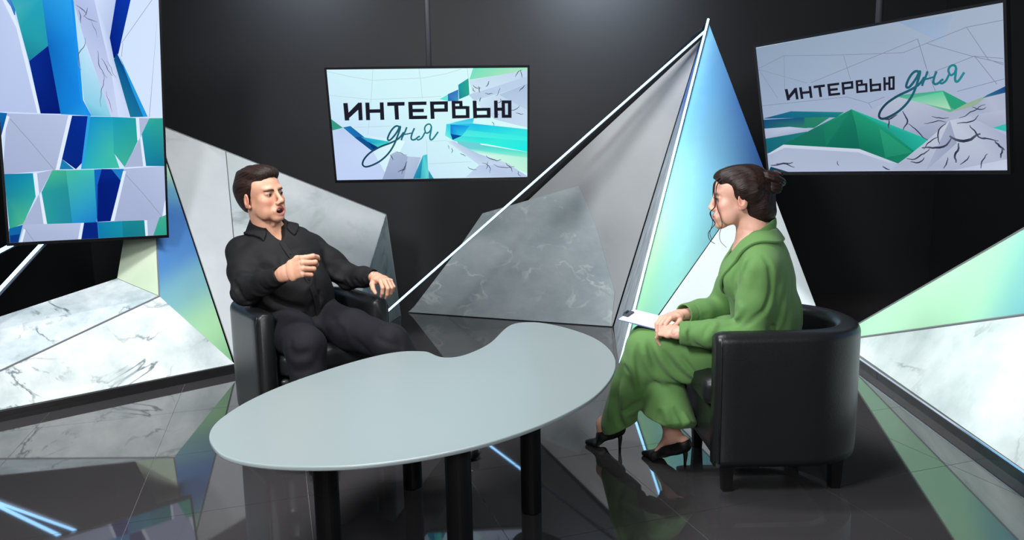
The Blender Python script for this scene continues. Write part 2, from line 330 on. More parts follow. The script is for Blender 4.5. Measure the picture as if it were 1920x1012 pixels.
  script=[(10.28,[[-175.3,-17.4],[-185.5,-3.1],[-203.9,-6.8],[-226.8,-30.1],[-244.8,-61.4],[-249.2,-79.6],[-238.4,-84.5],[-218.2,-67.4],[-194.1,-38.4],[-174.6,-6.4],[-173.6,-15.1],[-186.9,-50.4],[-216.5,-113.6],[-254.3,-165.2],[-301.2,-204.9],[-347.1,-228.5],[-384,-238.5],[-401.9,-231.7],[-404.6,-215.4],[-389.5,-187.3],[-353.3,-153.2],[-295.1,-122],[-237.9,-101.3],[-196.9,-82],[-173.4,-63.2],[-154.5,-39]]),(9.49,[[-135.3,-10.1],[-146.3,-35.2],[-164.1,-66.6],[-171.7,-85.5]]),(7.12,[[-161.6,-52.3],[-135.3,-49.5],[-105.6,-43.6]]),(9.49,[[-91.3,-16.2],[-105.6,-45.2],[-113.5,-71.3],[-107.8,-83.3],[-91.8,-81.9],[-72.7,-67.9],[-62.2,-64.1]]),(8.7,[[-81.4,-82.1],[-69.6,-83.8],[-51.5,-73],[-37.6,-50.9],[-30.6,-38.4],[-32.9,-21],[-27.3,-5.3],[-12.5,5.5],[1.6,2.1],[5.6,-13.6],[-3.4,-35.6],[-19.9,-46.4],[-30.7,-40]]),(9.49,[[7.4,-9.7],[1.1,-41.2],[-5,-68.9],[-1,-84.8],[12,-80.2],[28.9,-59.8],[44.1,-39.4]])],
 ),
 'right': dict(o=(1.7176, 3.5804, 1.4616), x=(0.5352, -0.8447, 0.0054), y=(-0.1725, -0.103, 0.9796), n=(-0.8269, -0.5252, -0.2009), w=1.2100, h=0.6800,
  polys=[[[-605,-340,176,186,216],[-605,337,150,166,188],[-33,340,162,176,196],[605,340,176,186,204],[605,-340,190,194,226]],[[175,339,150,170,200],[409,328,165,180,205],[366,217,170,186,214]],[[-13,-62,178,182,204],[135,10,192,196,214],[235,1,196,198,218],[381,-76,180,184,206],[458,-46,170,175,200],[537,-27,188,192,214],[605,8,181,185,207],[605,-165,184,188,210],[174,-175,172,176,200]],[[136,14,70,170,140],[356,17,60,185,140],[454,-46,40,165,120],[381,-80,110,180,150],[258,-27,130,190,165]],[[194,-8,120,205,175],[355,13,90,205,160],[386,-69,190,228,190]],[[356,17,50,165,125],[454,-46,50,165,125],[403,-70,50,165,125],[386,-59,50,165,125]],[[454,-46,158,182,156],[541,-18,158,182,156],[486,-60,158,182,156],[381,-80,158,182,156]],[[534,-19,50,110,140],[605,10,27,73,140],[605,-16,33,83,141],[516,-31,80,130,150]],[[166,-162,165,170,196],[380,-106,180,184,206],[605,-86,190,194,216],[605,-151,176,180,202],[272,-208,160,165,192]],[[-605,-42,30,95,140],[-605,-41,30,95,140],[-425,-15,25,115,140],[-121,-42,35,140,140],[-167,-65,25,120,130]],[[-605,-48,25,75,125],[-331,-54,30,90,130],[-337,-109,50,130,110],[-605,-97,30,90,120]],[[-347,-54,45,130,105],[-197,-60,50,140,110],[-295,-110,40,130,105],[-353,-107,40,130,105]],[[-605,-137,174,184,209],[-605,-97,180,190,214],[-446,-96,200,206,228],[-295,-116,180,188,212],[-604,-150,172,182,208]],[[-605,-153,25,110,125],[-339,-127,35,130,125],[-412,-190,30,120,120],[-604,-236,25,100,120]],[[-81,-31,40,160,120],[268,-212,40,170,140],[211,-253,25,135,105],[135,-304,28,130,100],[-55,-228,22,115,92],[-492,-190,25,115,95],[-295,-111,30,120,100]],[[-81,-31,30,135,105],[-64,-111,25,120,95],[-53,-228,20,108,90],[-243,-210,22,112,92]],[[-81,-31,34,140,108],[-243,-111,30,130,100],[-237,-211,26,122,98]],[[55,-131,45,165,125],[207,-253,40,150,115],[75,-275,36,140,108]],[[-78,-32,40,185,160],[293,-200,45,190,170],[220,-251,35,165,145],[81,-130,35,160,140]],[[605,-177,60,195,182],[552,-158,60,195,182],[605,-144,60,195,182]],[[605,-340,184,188,210],[100,-340,186,190,210],[139,-304,180,184,206],[264,-211,198,200,218],[380,-115,206,208,224],[463,-103,190,194,214],[605,-194,176,180,204]],[[380,-115,170,174,198],[405,-217,160,165,192],[264,-340,176,180,204]],[[-604,-240,205,210,228],[-492,-190,216,220,236],[-55,-228,214,218,234],[135,-304,200,205,224]],[[-605,-340,186,192,216],[-605,-272,179,185,210],[-603,-248,176,182,208],[-488,-208,184,190,214],[-62,-245,182,188,212],[121,-310,190,196,220],[100,-340,187,193,217]],[[-605,-340,22,70,95],[-605,-332,22,70,95],[-590,-310,22,70,95],[-481,-340,22,70,95]],[[605,-340,213,215,235],[380,-340,199,203,227],[605,-292,206,210,232]]],
  lines=[(2.6,[[-600.5,228.5],[-433.9,273.8]]),(2.6,[[-433.9,273.8],[-99.7,232.2],[190.9,202.2]]),(2.6,[[-433.9,273.8],[-450,99.6]]),(2.6,[[-99.9,230.5],[-73.1,109.7]]),(1.73,[[-601.1,223.9],[-311.6,120.3]]),(2.6,[[-290.7,119.9],[107.3,215.4],[259.1,252.1]]),(2.6,[[190.9,202.2],[463.8,268],[604.3,272.6]]),(3.47,[[259.1,252.1],[291,120.7]]),(2.6,[[297.1,227.3],[487.2,144.6],[600.5,103.2]]),(2.6,[[463.8,268],[542.7,126.4],[600.3,96.1]]),(2.6,[[321.3,101.6],[490.8,146.3],[601,121.6]]),(2.6,[[490.8,146.3],[573.5,21.4]]),(2.6,[[-601.1,223.9],[-500,62.1]]),(2.6,[[-610.2,28.4],[-99.3,30.8],[9.8,-8.6],[92.2,13.5]]),(2.6,[[9.8,-8.6],[25.8,-35.3]]),(2.6,[[415.7,7.3],[601.3,40.1]]),(2.6,[[291,120.7],[324.4,16.1]])],
  veins=[(10.4,[[376.2,-184.1],[388.4,-193.9],[402.2,-201.9],[417.8,-207],[434.1,-209.6],[450.2,-207],[465.6,-202.9],[477,-193.5],[488.8,-184.5],[504,-180.7]]),(7.8,[[383.5,-192.3],[377.3,-203.9],[369.4,-214.7],[360,-224.9],[346.3,-231],[331.1,-234.4],[315.2,-233.8],[299.3,-235.2],[283.9,-231.5],[267.6,-231.7],[251.3,-233.2]]),(7.8,[[412.9,-217.2],[411.5,-228.5],[412.4,-239.9],[408.1,-250.7],[399.6,-259.7],[395,-270.6],[393.9,-282.1],[398.8,-292.8],[398.9,-304.3]]),(5.2,[[363.5,-128.1],[351.3,-135.5],[340,-144],[331.4,-154.4],[328,-166.8],[325.3,-179.4],[326.6,-192.2],[327,-205.1],[331.9,-217.3]]),(5.2,[[286.5,-236.8],[280.5,-246.1],[270.1,-252.5],[260.7,-259.9],[248.2,-263.5],[238.5,-270.9],[228.4,-278],[217.5,-284.3],[204.1,-286.2],[191,-283.7],[177.9,-281.1]]),(5.2,[[259.7,-277.2],[255.5,-287.3],[246,-294.9],[234.6,-300.6],[221.3,-302],[208.6,-298.7],[195.7,-295.7]]),(5.2,[[461,-141.7],[465.3,-150.9],[472.8,-158.7],[480.8,-166.1],[485.3,-175.2],[489,-184.6],[495,-193.2],[504.1,-199.4],[514.7,-203.4],[526.1,-203.9]]),(4.33,[[488.3,-189.3],[498.1,-194.8],[508.4,-199.3],[519.9,-199.6],[530.7,-203],[541.7,-205.6],[552.4,-208.7],[562.6,-213],[573.7,-214]]),(6.93,[[558.9,-215.3],[564,-222.6],[571.6,-228],[575.5,-235.8],[582.5,-241.8],[589.9,-247.3],[594.7,-254.7]]),(4.33,[[528.7,-267.8],[520.9,-275.1],[517.9,-284.6],[510.9,-292.6],[504.9,-301.2],[502.5,-310.9],[501.8,-320.9],[500.1,-330.9]]),(4.33,[[409.3,-130.8],[422.5,-128.8],[435.9,-128.4],[449.2,-129.2],[462.1,-127],[474.6,-124.1],[485.3,-118.2],[491.5,-108.8],[498.5,-99.9]]),(4.33,[[329.5,-181.9],[320.3,-188.8],[308.6,-192.9],[298.9,-199.6],[289.7,-206.7],[279,-212.6],[272.3,-221.5],[267.2,-231.2],[259.9,-240]]),(6.07,[[173.3,-59],[176.9,-69.2],[182.2,-79],[186.5,-89.1],[191.9,-98.8],[192.5,-109.3],[188.5,-119.2],[180.5,-127.6],[173.3,-136.4],[169.8,-146.6]]),(6.07,[[146.7,-73.5],[136.5,-78.1],[126.6,-83.2],[116.7,-88.4],[105.8,-92.3],[93.5,-92.4],[81.6,-89.6],[69.3,-90.3]]),(4.33,[[194.7,-117.9],[205.8,-126.1],[214.8,-135.7],[225.8,-143.9],[234.2,-153.7],[242.9,-163.3],[250.8,-173.3],[257.8,-183.7],[268.7,-191.7],[280.8,-198.3]]),(3.47,[[268.8,-122.3],[281.7,-123.5],[293.7,-120.3],[306.3,-119.2],[318.4,-116.5],[330.4,-113.6],[342.8,-115.1],[353.9,-120],[365.8,-122.8]]),(3.47,[[302.7,-92.5],[313.1,-95.8],[323.2,-99.7],[334.1,-100.5],[344.5,-103.7],[355.2,-105.4],[365.7,-103.8],[376.5,-104.1]]),(5.2,[[111,-87.7],[105.6,-95.2],[105.2,-103.9],[104.1,-112.5],[100.1,-120.7],[101.2,-129.4],[100.6,-138.1]]),(3.47,[[417.9,-108.1],[432.1,-104.8],[445.9,-100.9],[456.2,-92.6],[466.8,-84.6],[480.5,-81.3],[493,-75.8],[501.3,-66.4],[513,-60.1],[526.9,-58.8]]),(3.47,[[528.6,-70.4],[521.2,-75.6],[511.8,-77.7],[501.8,-76.6],[492.3,-73.5],[484.2,-68],[474.5,-65]]),(6.93,[[-588.6,-303.4],[-567,-302.8],[-545.6,-301.1],[-525.1,-296.4],[-504.5,-292.6],[-483.8,-293.7],[-463.2,-294],[-443.8,-288.5]]),(5.2,[[-551.5,-293.9],[-530.6,-295.6],[-509.5,-294.2],[-488.8,-295.6],[-471.7,-302.8],[-455.3,-310.6],[-436.5,-315.4]]),(3.47,[[-178.4,-285.8],[-180.8,-294.5],[-179,-303.2],[-172.4,-310.3]]),(5.2,[[58.4,-316.3],[65.9,-322],[74.4,-327],[83.1,-331.7],[93.6,-333.1]]),(6.07,[[585.8,-246.5],[586.4,-255],[586,-263.5],[581.2,-270.9],[580.8,-279.4],[580.2,-287.9]]),(4.33,[[455.5,-273.7],[451.9,-282],[447.1,-289.9],[439.4,-296],[431.7,-302.2],[423.5,-307.9],[415.2,-313.6]]),(4.33,[[363.8,-279.5],[364.2,-288.5],[360.3,-297.1],[358.3,-306],[354,-314.4],[348.1,-322.3],[343.5,-330.7]])],
  letters=[[[-449.6,102.4],[-431.8,102.6],[-423.2,44],[-441.3,43.4]],[[-391.1,103.1],[-375.3,103.3],[-370.8,43.6],[-386.3,43.4]],[[-439.5,59.5],[-390,102.6],[-385.3,82.2],[-434.2,43.7]],[[-361.8,103.2],[-345.7,103],[-342.1,43.5],[-357.4,43.3]],[[-305.9,103],[-291.3,103.2],[-288.4,43.5],[-303.4,43.3]],[[-350.9,79.9],[-298.1,80.1],[-298.1,68],[-350.8,67.9]],[[-277.2,103.1],[-212.8,103.6],[-213,91],[-277.3,90.5]],[[-251.6,91.6],[-236.3,91.3],[-233.9,43.5],[-248.5,43.3]],[[-199.7,103.5],[-184.8,103.7],[-183.1,44],[-197.9,43.8]],[[-190.7,103.8],[-134.1,104],[-134.5,92.2],[-191,92.1]],[[-188.8,79.4],[-144.1,79.2],[-144.4,67.4],[-189,67.6]],[[-189.3,55.4],[-133.2,55.3],[-133.5,43.5],[-189.5,43.6]],[[-122,103.8],[-108.5,103.7],[-107.7,43.5],[-121.1,43.3]],[[-112.3,103.7],[-60,103.9],[-60.5,92.5],[-112.7,92.4]],[[-72.3,103.1],[-60.1,103],[-61.1,67.4],[-73.3,67.6]],[[-113.2,79.2],[-65.8,79.3],[-66.3,67.5],[-113.6,67.3]],[[-47.4,104.7],[-35.3,104.5],[-35.8,43.5],[-47.8,43.3]],[[-41.3,104.6],[-10.8,104.6],[-11.3,94.6],[-41.8,94.6]],[[-22,102.4],[-10.9,102.2],[-11.1,80.8],[-22.1,81]],[[-39.8,86.5],[3.8,86.3],[3.2,75.8],[-40.3,76.1]],[[-0.8,85.9],[11.4,85.7],[9.7,43.5],[-2,43.8]],[[-41.3,54.6],[6.6,54.2],[6.1,43.6],[-41.8,43.6]],[[22.9,104.6],[35.4,104.4],[34.2,43],[21.7,42.8]],[[28.2,78.7],[74.7,78.8],[74.1,68.3],[27.6,68.2]],[[67.2,78.5],[79.1,78.8],[77.3,43.1],[66,43.3]],[[26.9,54.7],[73.3,54.8],[72.6,43.7],[26.2,43.7]],[[91.6,104],[102.9,103.8],[100.2,42.6],[89,42.4]],[[98.7,78.9],[118.1,78.5],[117.3,67.4],[98,67.8]],[[115.5,104.1],[125.8,103.9],[122.9,42.1],[112.2,42.4]],[[135.2,103.8],[146.3,103.6],[142.3,41.7],[131.4,41.9]],[[119.8,104],[141.2,103.7],[140.5,93.1],[119.1,93.5]],[[116.4,53.4],[137.6,53],[136.9,41.8],[115.6,42.3]]],
  script=[(11.27,[[260.2,101.3],[250.1,113],[233.7,109.9],[214.4,90.6],[200,64.5],[197.2,49.4],[207.6,45.5],[224.9,60],[244.8,84],[260.1,110.3],[261.6,103.2],[252,74.2],[229.7,22],[198.7,-21.4],[157.9,-55.9],[115.9,-77.6],[80.9,-87.8],[62.7,-83],[58.8,-69.2],[71.4,-44.7],[104.1,-14.6],[157.4,13.3],[209.2,31.7],[245.2,48.3],[265,63.9],[280.2,83.8]]),(10.4,[[295.3,107.3],[287.2,87],[273.5,61.3],[268.1,45.8]]),(7.8,[[274.8,72.9],[297.9,75.4],[323.4,80.4]]),(10.4,[[334,102.5],[323.5,79.1],[318.3,58.2],[324,48.6],[337.8,49.9],[353.2,61.4],[361.9,64.5]]),(9.53,[[346.6,50],[356.9,48.7],[371.5,57.6],[381.9,75.2],[387,85.1],[384,98.9],[387.7,111.3],[399.4,119.8],[411.3,117.2],[415.5,104.8],[409.4,87.5],[396.4,78.9],[387,83.9]]),(10.4,[[416.8,107.8],[413.5,83.1],[410.1,61.4],[414.3,49],[424.7,52.7],[437.3,68.9],[448.5,84.8]])],
 ),
 'portrait': dict(o=(-2.2693, 4.005, 1.512), x=(0.7616, 0.6477, -0.0237), y=(0.0796, -0.0572, 0.9952), n=(0.6432, -0.7598, -0.0951), w=0.7688, h=1.3667,
  polys=[[[-384,-683,217,231,255],[-384,683,213,227,254],[384,683,226,237,255],[384,-683,229,239,255]],[[-384,683,153,185,226],[-269,683,30,123,198],[-288,462,30,120,200],[-384,449,136,176,222]],[[-180,683,20,121,200],[-22,683,40,169,225],[-29,571,40,170,225],[-186,548,20,120,200]],[[180,683,10,40,131],[248,683,10,40,130],[241,611,10,40,130],[173,601,10,40,130]],[[-384,563,200,211,239],[-325,540,205,214,240],[-287,450,212,220,246],[-272,379,204,214,240],[-212,-12,196,204,232],[-384,-14,192,201,231]],[[-327,540,238,244,255],[-304,501,238,244,255],[-274,403,238,244,255],[-206,-13,238,244,255],[-222,-13,238,244,255],[-287,401,238,244,255],[-336,527,238,244,255]],[[-304,543,60,175,185],[-167,563,40,170,190],[-153,328,40,160,170],[-243,242,30,130,150],[-271,397,40,165,170],[-286,486,70,180,180]],[[-243,244,12,45,140],[-153,331,10,36,130],[-115,-11,6,28,110],[-208,-14,8,32,120]],[[-169,563,40,150,215],[-38,582,50,170,235],[-25,383,30,150,230],[-18,70,25,140,225],[21,-15,40,165,230],[-118,-13,20,130,205],[-155,330,20,110,190]],[[-40,582,30,150,240],[-26,584,30,150,240],[-18,384,30,150,240],[-11,67,30,150,240],[26,-15,30,150,240],[5,-13,30,150,240],[-23,66,30,150,240]],[[-29,584,200,228,246],[-22,383,200,232,246],[-6,67,150,215,232],[26,-15,110,190,215],[124,-13,150,215,230],[22,324,205,235,248]],[[-33,583,190,198,230],[67,598,200,206,236],[95,423,190,196,226],[134,217,205,210,236],[162,-13,214,220,242],[119,-13,210,216,240],[8,393,196,204,232]],[[65,598,225,232,250],[176,614,200,210,238],[135,401,190,200,230],[212,-12,215,222,246],[156,-14,222,230,248],[132,217,222,230,248]],[[173,614,12,50,160],[246,624,14,60,170],[171,324,8,40,140],[147,295,6,30,120],[132,401,8,36,130]],[[164,326,10,60,130],[304,-5,25,110,160],[216,-12,30,125,150],[147,291,15,90,140]],[[171,324,40,160,225],[306,-5,40,160,225],[283,-6,40,160,225],[229,144,40,160,225]],[[-384,-18,20,113,173],[-352,-20,20,110,170],[-381,-138,15,60,140],[-384,-143,15,60,140]],[[-384,-272,178,184,210],[-353,-21,186,192,216],[-66,-15,196,202,226],[-154,-303,182,188,212],[-384,-329,176,182,208]],[[-83,-16,238,244,255],[-66,-15,238,244,255],[-138,-303,238,244,255],[-157,-303,238,244,255]],[[-384,-134,238,244,255],[-355,-30,238,244,255],[-343,-38,238,244,255],[-378,-144,238,244,255],[-383,-265,238,244,255],[-384,-204,238,244,255]],[[-66,-18,8,45,140],[7,-16,10,50,150],[-30,-264,8,40,130],[-63,-301,8,36,120],[-125,-247,10,45,130]],[[-125,-247,30,130,180],[-72,-301,30,130,180],[-139,-302,30,130,180]],[[7,-16,50,165,225],[20,-15,50,165,225],[4,-207,50,165,225],[-27,-300,50,165,225],[-39,-300,50,165,225]],[[20,-18,20,150,205],[130,-15,25,165,190],[126,-205,70,195,165],[150,-293,70,200,165],[-27,-300,45,180,190]],[[128,-15,25,160,185],[248,-15,35,165,165],[252,-135,50,170,150],[178,-291,70,185,150],[125,-211,55,180,165]],[[244,-15,238,244,255],[260,-14,238,244,255],[261,-131,238,244,255],[247,-140,238,244,255]],[[260,-14,186,192,216],[317,-13,186,192,216],[264,-124,186,192,216]],[[261,-124,182,188,212],[272,-283,182,188,212],[175,-289,182,188,212]],[[268,-106,238,244,255],[283,-173,238,244,255],[288,-281,238,244,255],[272,-281,238,244,255],[264,-145,238,244,255]],[[314,-13,60,180,150],[384,-9,51,171,150],[384,-281,25,121,147],[287,-281,25,130,160],[271,-103,35,160,165]],[[-384,-436,32,140,155],[-384,-327,20,126,165],[-258,-322,25,150,175],[-254,-442,45,170,160],[-319,-587,80,190,140],[-380,-611,50,165,140]],[[-260,-322,238,244,255],[-242,-322,238,244,255],[-237,-429,238,244,255],[-255,-446,238,244,255]],[[-242,-322,180,186,210],[-172,-306,180,186,210],[-238,-436,180,186,210]],[[-239,-433,180,186,210],[-228,-593,180,186,210],[-323,-591,180,186,210]],[[-232,-420,238,244,255],[-215,-477,238,244,255],[-212,-594,238,244,255],[-228,-593,238,244,255],[-237,-463,238,244,255]],[[-172,-306,75,190,145],[-108,-306,65,180,145],[-89,-398,40,150,150],[-95,-595,35,140,160],[-212,-594,45,160,155],[-228,-423,45,160,155]],[[-110,-306,75,195,160],[27,-302,70,200,180],[41,-372,60,180,190],[23,-593,30,130,200],[-95,-595,40,150,200]],[[24,-302,22,105,190],[61,-299,22,105,190],[38,-399,22,105,190],[25,-590,22,105,190],[24,-455,22,105,190]],[[61,-299,10,40,140],[115,-299,10,45,140],[154,-361,8,36,125],[96,-589,6,30,115],[25,-591,6,30,115],[37,-385,6,30,115]],[[109,-299,35,130,195],[175,-298,35,130,195],[153,-364,35,130,195]],[[172,-298,186,192,216],[384,-281,195,201,225],[384,-571,181,187,211],[279,-595,176,182,208],[91,-590,176,182,208]],[[167,-310,238,244,255],[182,-310,238,244,255],[111,-589,238,244,255],[93,-589,238,244,255]],[[379,-492,238,244,255],[384,-478,238,244,255],[384,-562,238,244,255],[362,-581,238,244,255]],[[-384,-683,20,105,165],[-384,-627,20,105,165],[-382,-609,20,105,165],[-321,-591,20,105,165],[-345,-683,20,105,165]],[[-382,-683,12,60,130],[-380,-645,12,60,130],[-340,-640,12,60,130],[-347,-683,12,60,130]],[[-342,-683,178,184,209],[-321,-591,186,192,216],[-39,-593,196,202,226],[-58,-683,184,190,214]],[[-341,-683,238,244,255],[-320,-614,238,244,255],[-309,-615,238,244,255],[-328,-683,238,244,255]],[[-73,-683,238,244,255],[-54,-594,238,244,255],[-39,-593,238,244,255],[-56,-683,238,244,255]],[[-57,-683,10,40,125],[-39,-593,10,40,125],[28,-592,10,40,125],[30,-683,10,40,125]],[[27,-683,30,130,190],[25,-591,30,130,190],[33,-592,30,130,190],[34,-683,30,130,190]],[[32,-683,20,126,167],[30,-592,20,130,175],[150,-591,25,150,170],[151,-683,25,143,163]],[[151,-683,21,125,143],[150,-591,25,140,150],[275,-592,30,140,140],[275,-683,30,133,137]],[[269,-683,238,244,255],[266,-591,238,244,255],[281,-592,238,244,255],[283,-683,238,244,255]],[[282,-683,180,186,210],[281,-592,180,186,210],[351,-577,180,186,210],[312,-683,180,186,210]],[[311,-683,52,166,141],[348,-577,70,180,145],[384,-566,63,177,145],[384,-683,50,165,141]]],
  lines=[(3.02,[[386.3,631.8],[314.1,-5.9]]),(2.41,[[349.7,626.5],[188.2,381.1]]),(2.41,[[194.4,381.7],[185.1,307.9]]),(3.62,[[-341.5,-48.2],[-261.5,-160.1],[-162.7,-305.8]]),(3.62,[[180.2,-330.1],[271.5,-445.6],[368.7,-583.8]]),(3.62,[[-311.4,-614.7],[-276.1,-684.3]])],
  veins=[(7.24,[[-19.1,547.7],[-9,542.8],[-0,536.5],[9.1,530.3],[17.7,523.6],[23,514.3],[27.1,504.5]]),(7.24,[[-8.8,524.1],[-5.8,513.8],[-1.9,504],[-0.3,493.2],[-2.2,481.9],[-2.3,470.8],[-0.8,459.9]]),(6.03,[[13.3,501.8],[20.6,493.9],[29.5,487.3],[40.8,483.6],[53,481.5],[64.4,477.9],[75.9,474.2]]),(6.03,[[32.8,542.4],[31.3,532.2],[28.8,521.8],[26,511.5],[19.7,501.9],[11.4,493.3]]),(6.03,[[13.4,387.3],[14.9,375.3],[14.4,362.9],[11,350.5],[5.2,338.4],[-4.2,327.8],[-12.4,316.6],[-19.1,304.8],[-21.2,292.3],[-19.1,280.4],[-21.6,267.9],[-23.8,255.4],[-22.2,243.3],[-17,232.5],[-11.8,221.6]]),(6.03,[[69.9,329],[73.1,317.3],[73,304.7],[72.1,292.1],[72.9,279.7],[71.7,267],[73.6,254.8],[77.3,243.1],[84.5,233],[90.1,222],[95.3,210.8],[101.1,199.8],[109.3,190.3]]),(6.03,[[86.2,291.5],[91.9,283],[98.4,275],[101.7,265.3],[106.9,256.4],[111,246.9],[113.1,236.8],[117.9,227.7],[125.1,219.9],[130.4,211],[138.7,204]]),(4.83,[[89.2,226.1],[90,212.4],[95.2,200.1],[95.4,186.4],[92,172.5],[91.4,158.7],[87.1,144.9],[80.2,131.7],[77.5,117.8],[77.3,103.9],[75.5,90],[71.5,76.2],[69.2,62.2],[71,48.6],[72.9,34.9]]),(3.62,[[102.7,120.9],[103.4,108.2],[103.9,95.4],[107.5,83.3],[113.1,71.9],[116.1,59.5],[119.5,47.3],[120.1,34.4],[124.2,22.2],[126.3,9.6]]),(3.62,[[110,280.7],[118.5,271.5],[123.6,260.3],[130.6,249.9],[133.6,237.9],[135.8,225.5],[140,213.8],[148.6,204.4],[155.9,194]]),(3.62,[[47.4,480.9],[50.2,470.4],[52.3,459.7],[56.2,449.5],[61.6,440.1],[67.1,430.7],[68.3,419.6],[70.1,408.6],[72.9,398]])],
  letters=[],
  script=[],
 ),
}
# ------------------------------------------------------------------ the setting
X0, X1, Y0, Y1, ZC = -3.7, 3.7, -2.2, 6.4, 3.3
wall_m = pmat('matt black wall', (29, 30, 34), 0.62, spec=0.35, noise=0.12, scale=1.2)
def slab(name, lo, hi, m):
    bm = bmesh.new(); box(bm, lo, hi)
    return tag(bm_obj(name, bm, m), kind='structure')
slab('wall_back', (X0 - .1, Y1, 0), (X1 + .1, Y1 + .1, ZC), wall_m)
slab('wall_left', (X0 - .1, Y0, 0), (X0, Y1, ZC), wall_m)
slab('wall_right', (X1, Y0, 0), (X1 + .1, Y1, ZC), wall_m)
slab('wall_front', (X0 - .1, Y0 - .1, 0), (X1 + .1, Y0, ZC), wall_m)
slab('ceiling', (X0 - .1, Y0 - .1, ZC), (X1 + .1, Y1 + .1, ZC + .1), pmat('black ceiling', (22, 22, 24), .8))

grout_m = pmat('grey grout', (104, 102, 104), 0.8, spec=0.2)
floor = slab('floor', (X0 - .1, Y0 - .1, -0.14), (X1 + .1, Y1 + .1, -0.0012), grout_m)
tile_m = pmat('polished dark porcelain tile', (58, 56, 57), 0.035, spec=0.5, noise=0.10, scale=3.0, ior=1.75)
def clip_poly(P, lo, hi):
    for ax in (0, 1):
        for lim, sg in ((hi[ax], 1), (lo[ax], -1)):
            Q = []
            for i in range(len(P)):
                a, b = P[i - 1], P[i]
                ia, ib = sg * (a[ax] - lim) <= 0, sg * (b[ax] - lim) <= 0
                if ia != ib:
                    t = (lim - a[ax]) / (b[ax] - a[ax]); Q.append((a[0] + t * (b[0] - a[0]), a[1] + t * (b[1] - a[1])))
                if ib: Q.append(b)
            P = Q
            if len(P) < 3: return []
    return P
def tile_mesh(P, me_name='tile'):
    bm = bmesh.new()
    t = [bm.verts.new((x, y, 0)) for x, y in P]
    b = [bm.verts.new((x, y, -0.0011)) for x, y in P]
    bm.faces.new(t)
    n = len(P)
    for i in range(n): bm.faces.new((b[i], b[(i + 1) % n], t[(i + 1) % n], t[i]))
    bmesh.ops.recalc_face_normals(bm, faces=bm.faces)
    me = bpy.data.meshes.new(me_name); bm.to_mesh(me); bm.free(); me.materials.append(tile_m)
    return me
th = math.radians(17.79); ct, st = math.cos(th), math.sin(th)
TS, G = 0.6, 0.0021
half = TS / 2 - G / 2
full = tile_mesh([(-half, -half), (half, -half), (half, half), (-half, half)])
for i in range(-12, 13):
    for j in range(-9, 16):
        u = -1.1526 + TS * (i + .5); v = 2.0637 + TS * (j + .5)
        c = (u * ct - v * st, u * st + v * ct)
        if not (X0 - .5 < c[0] < X1 + .5 and Y0 + 1.2 < c[1] < Y1 + .5): continue
        P = [(c[0] + a * ct - b * st, c[1] + a * st + b * ct) for a, b in ((-half, -half), (half, -half), (half, half), (-half, half))]
        Q = clip_poly(P, (X0, Y0), (X1, Y1))
        if len(Q) < 3: continue
        if len(Q) == 4 and all(abs(Q[k][0] - P[m][0]) < 1e-9 for k, m in zip(range(4), range(4))) or all(X0 < p[0] < X1 and Y0 < p[1] < Y1 for p in P):
            o = bpy.data.objects.new('tile', full); COL.objects.link(o)
            o.location = (c[0], c[1], 0); o.rotation_euler = (0, 0, th)
        else:
            o = bpy.data.objects.new('tile', tile_mesh(Q)); COL.objects.link(o)
        o.parent = floor

# ------------------------------------------------------------------ left faceted set piece
marble_l = stone_mat('white marble print', (226, 232, 231), (84, 102, 106), (182, 194, 195), 2.2, 0.016, 1.0, 0.38, 5.0, seed=3.1, mask=.43)
marble_t = stone_mat('white marble print b', (220, 228, 230), (84, 104, 110), (168, 184, 188), 2.6, 0.020, 1.0, 0.38, 6.0, seed=7.3, mask=.43)
marble_r = stone_mat('white marble print c', (222, 230, 228), (80, 98, 100), (176, 190, 188), 1.1, 0.016, 1.0, 0.36, 2.6, seed=11.2)
print_m = attr_mat('printed colour gradient panel', 0.34, 0.5)
plinth_m = pmat('black painted plinth', (24, 23, 24), 0.35, spec=0.5)
seam_m = pmat('grey aluminium edge', (150, 152, 156), 0.4, metal=0.6)
concrete_m = stone_mat('pale concrete print', (190, 193, 195), (132, 142, 142), (172, 177, 180), 1.2, 0.03, .5, 0.5, 1.6, seed=2.0)
concrete_d = stone_mat('mid grey concrete print', (150, 152, 153), (122, 126, 128), (138, 141, 143), 0.9, 0.05, .5, 0.5, 1.2, seed=5.0)
slate_m = stone_mat('dark slate print', (158, 166, 169), (188, 194, 194), (134, 145, 149), 1.9, 0.022, .8, 0.5, 2.8, stretch=(1, 1, 1.6), seed=9.0, gloss_bump=.25)
wood_m = stone_mat('streaked blue grey stone print', (150, 160, 168), (70, 80, 92), (100, 112, 124), 5.0, 0.05, .9, 0.45, 7.0, stretch=(2.2, 2.2, .28), seed=1.0)
greenmarble = stone_mat('grey green veined marble print', (150, 162, 164), (78, 96, 98), (112, 130, 132), 2.6, 0.05, .9, 0.45, 3.2, stretch=(1, 1, .7), seed=4.0)

def edge_strip(pts, rad, parent, off, m=seam_m, name='edge_trim'):
    bm = bmesh.new(); tube_bm(bm, pts, rad, 6)
    return bm_obj(name, bm, m, parent, off=off)

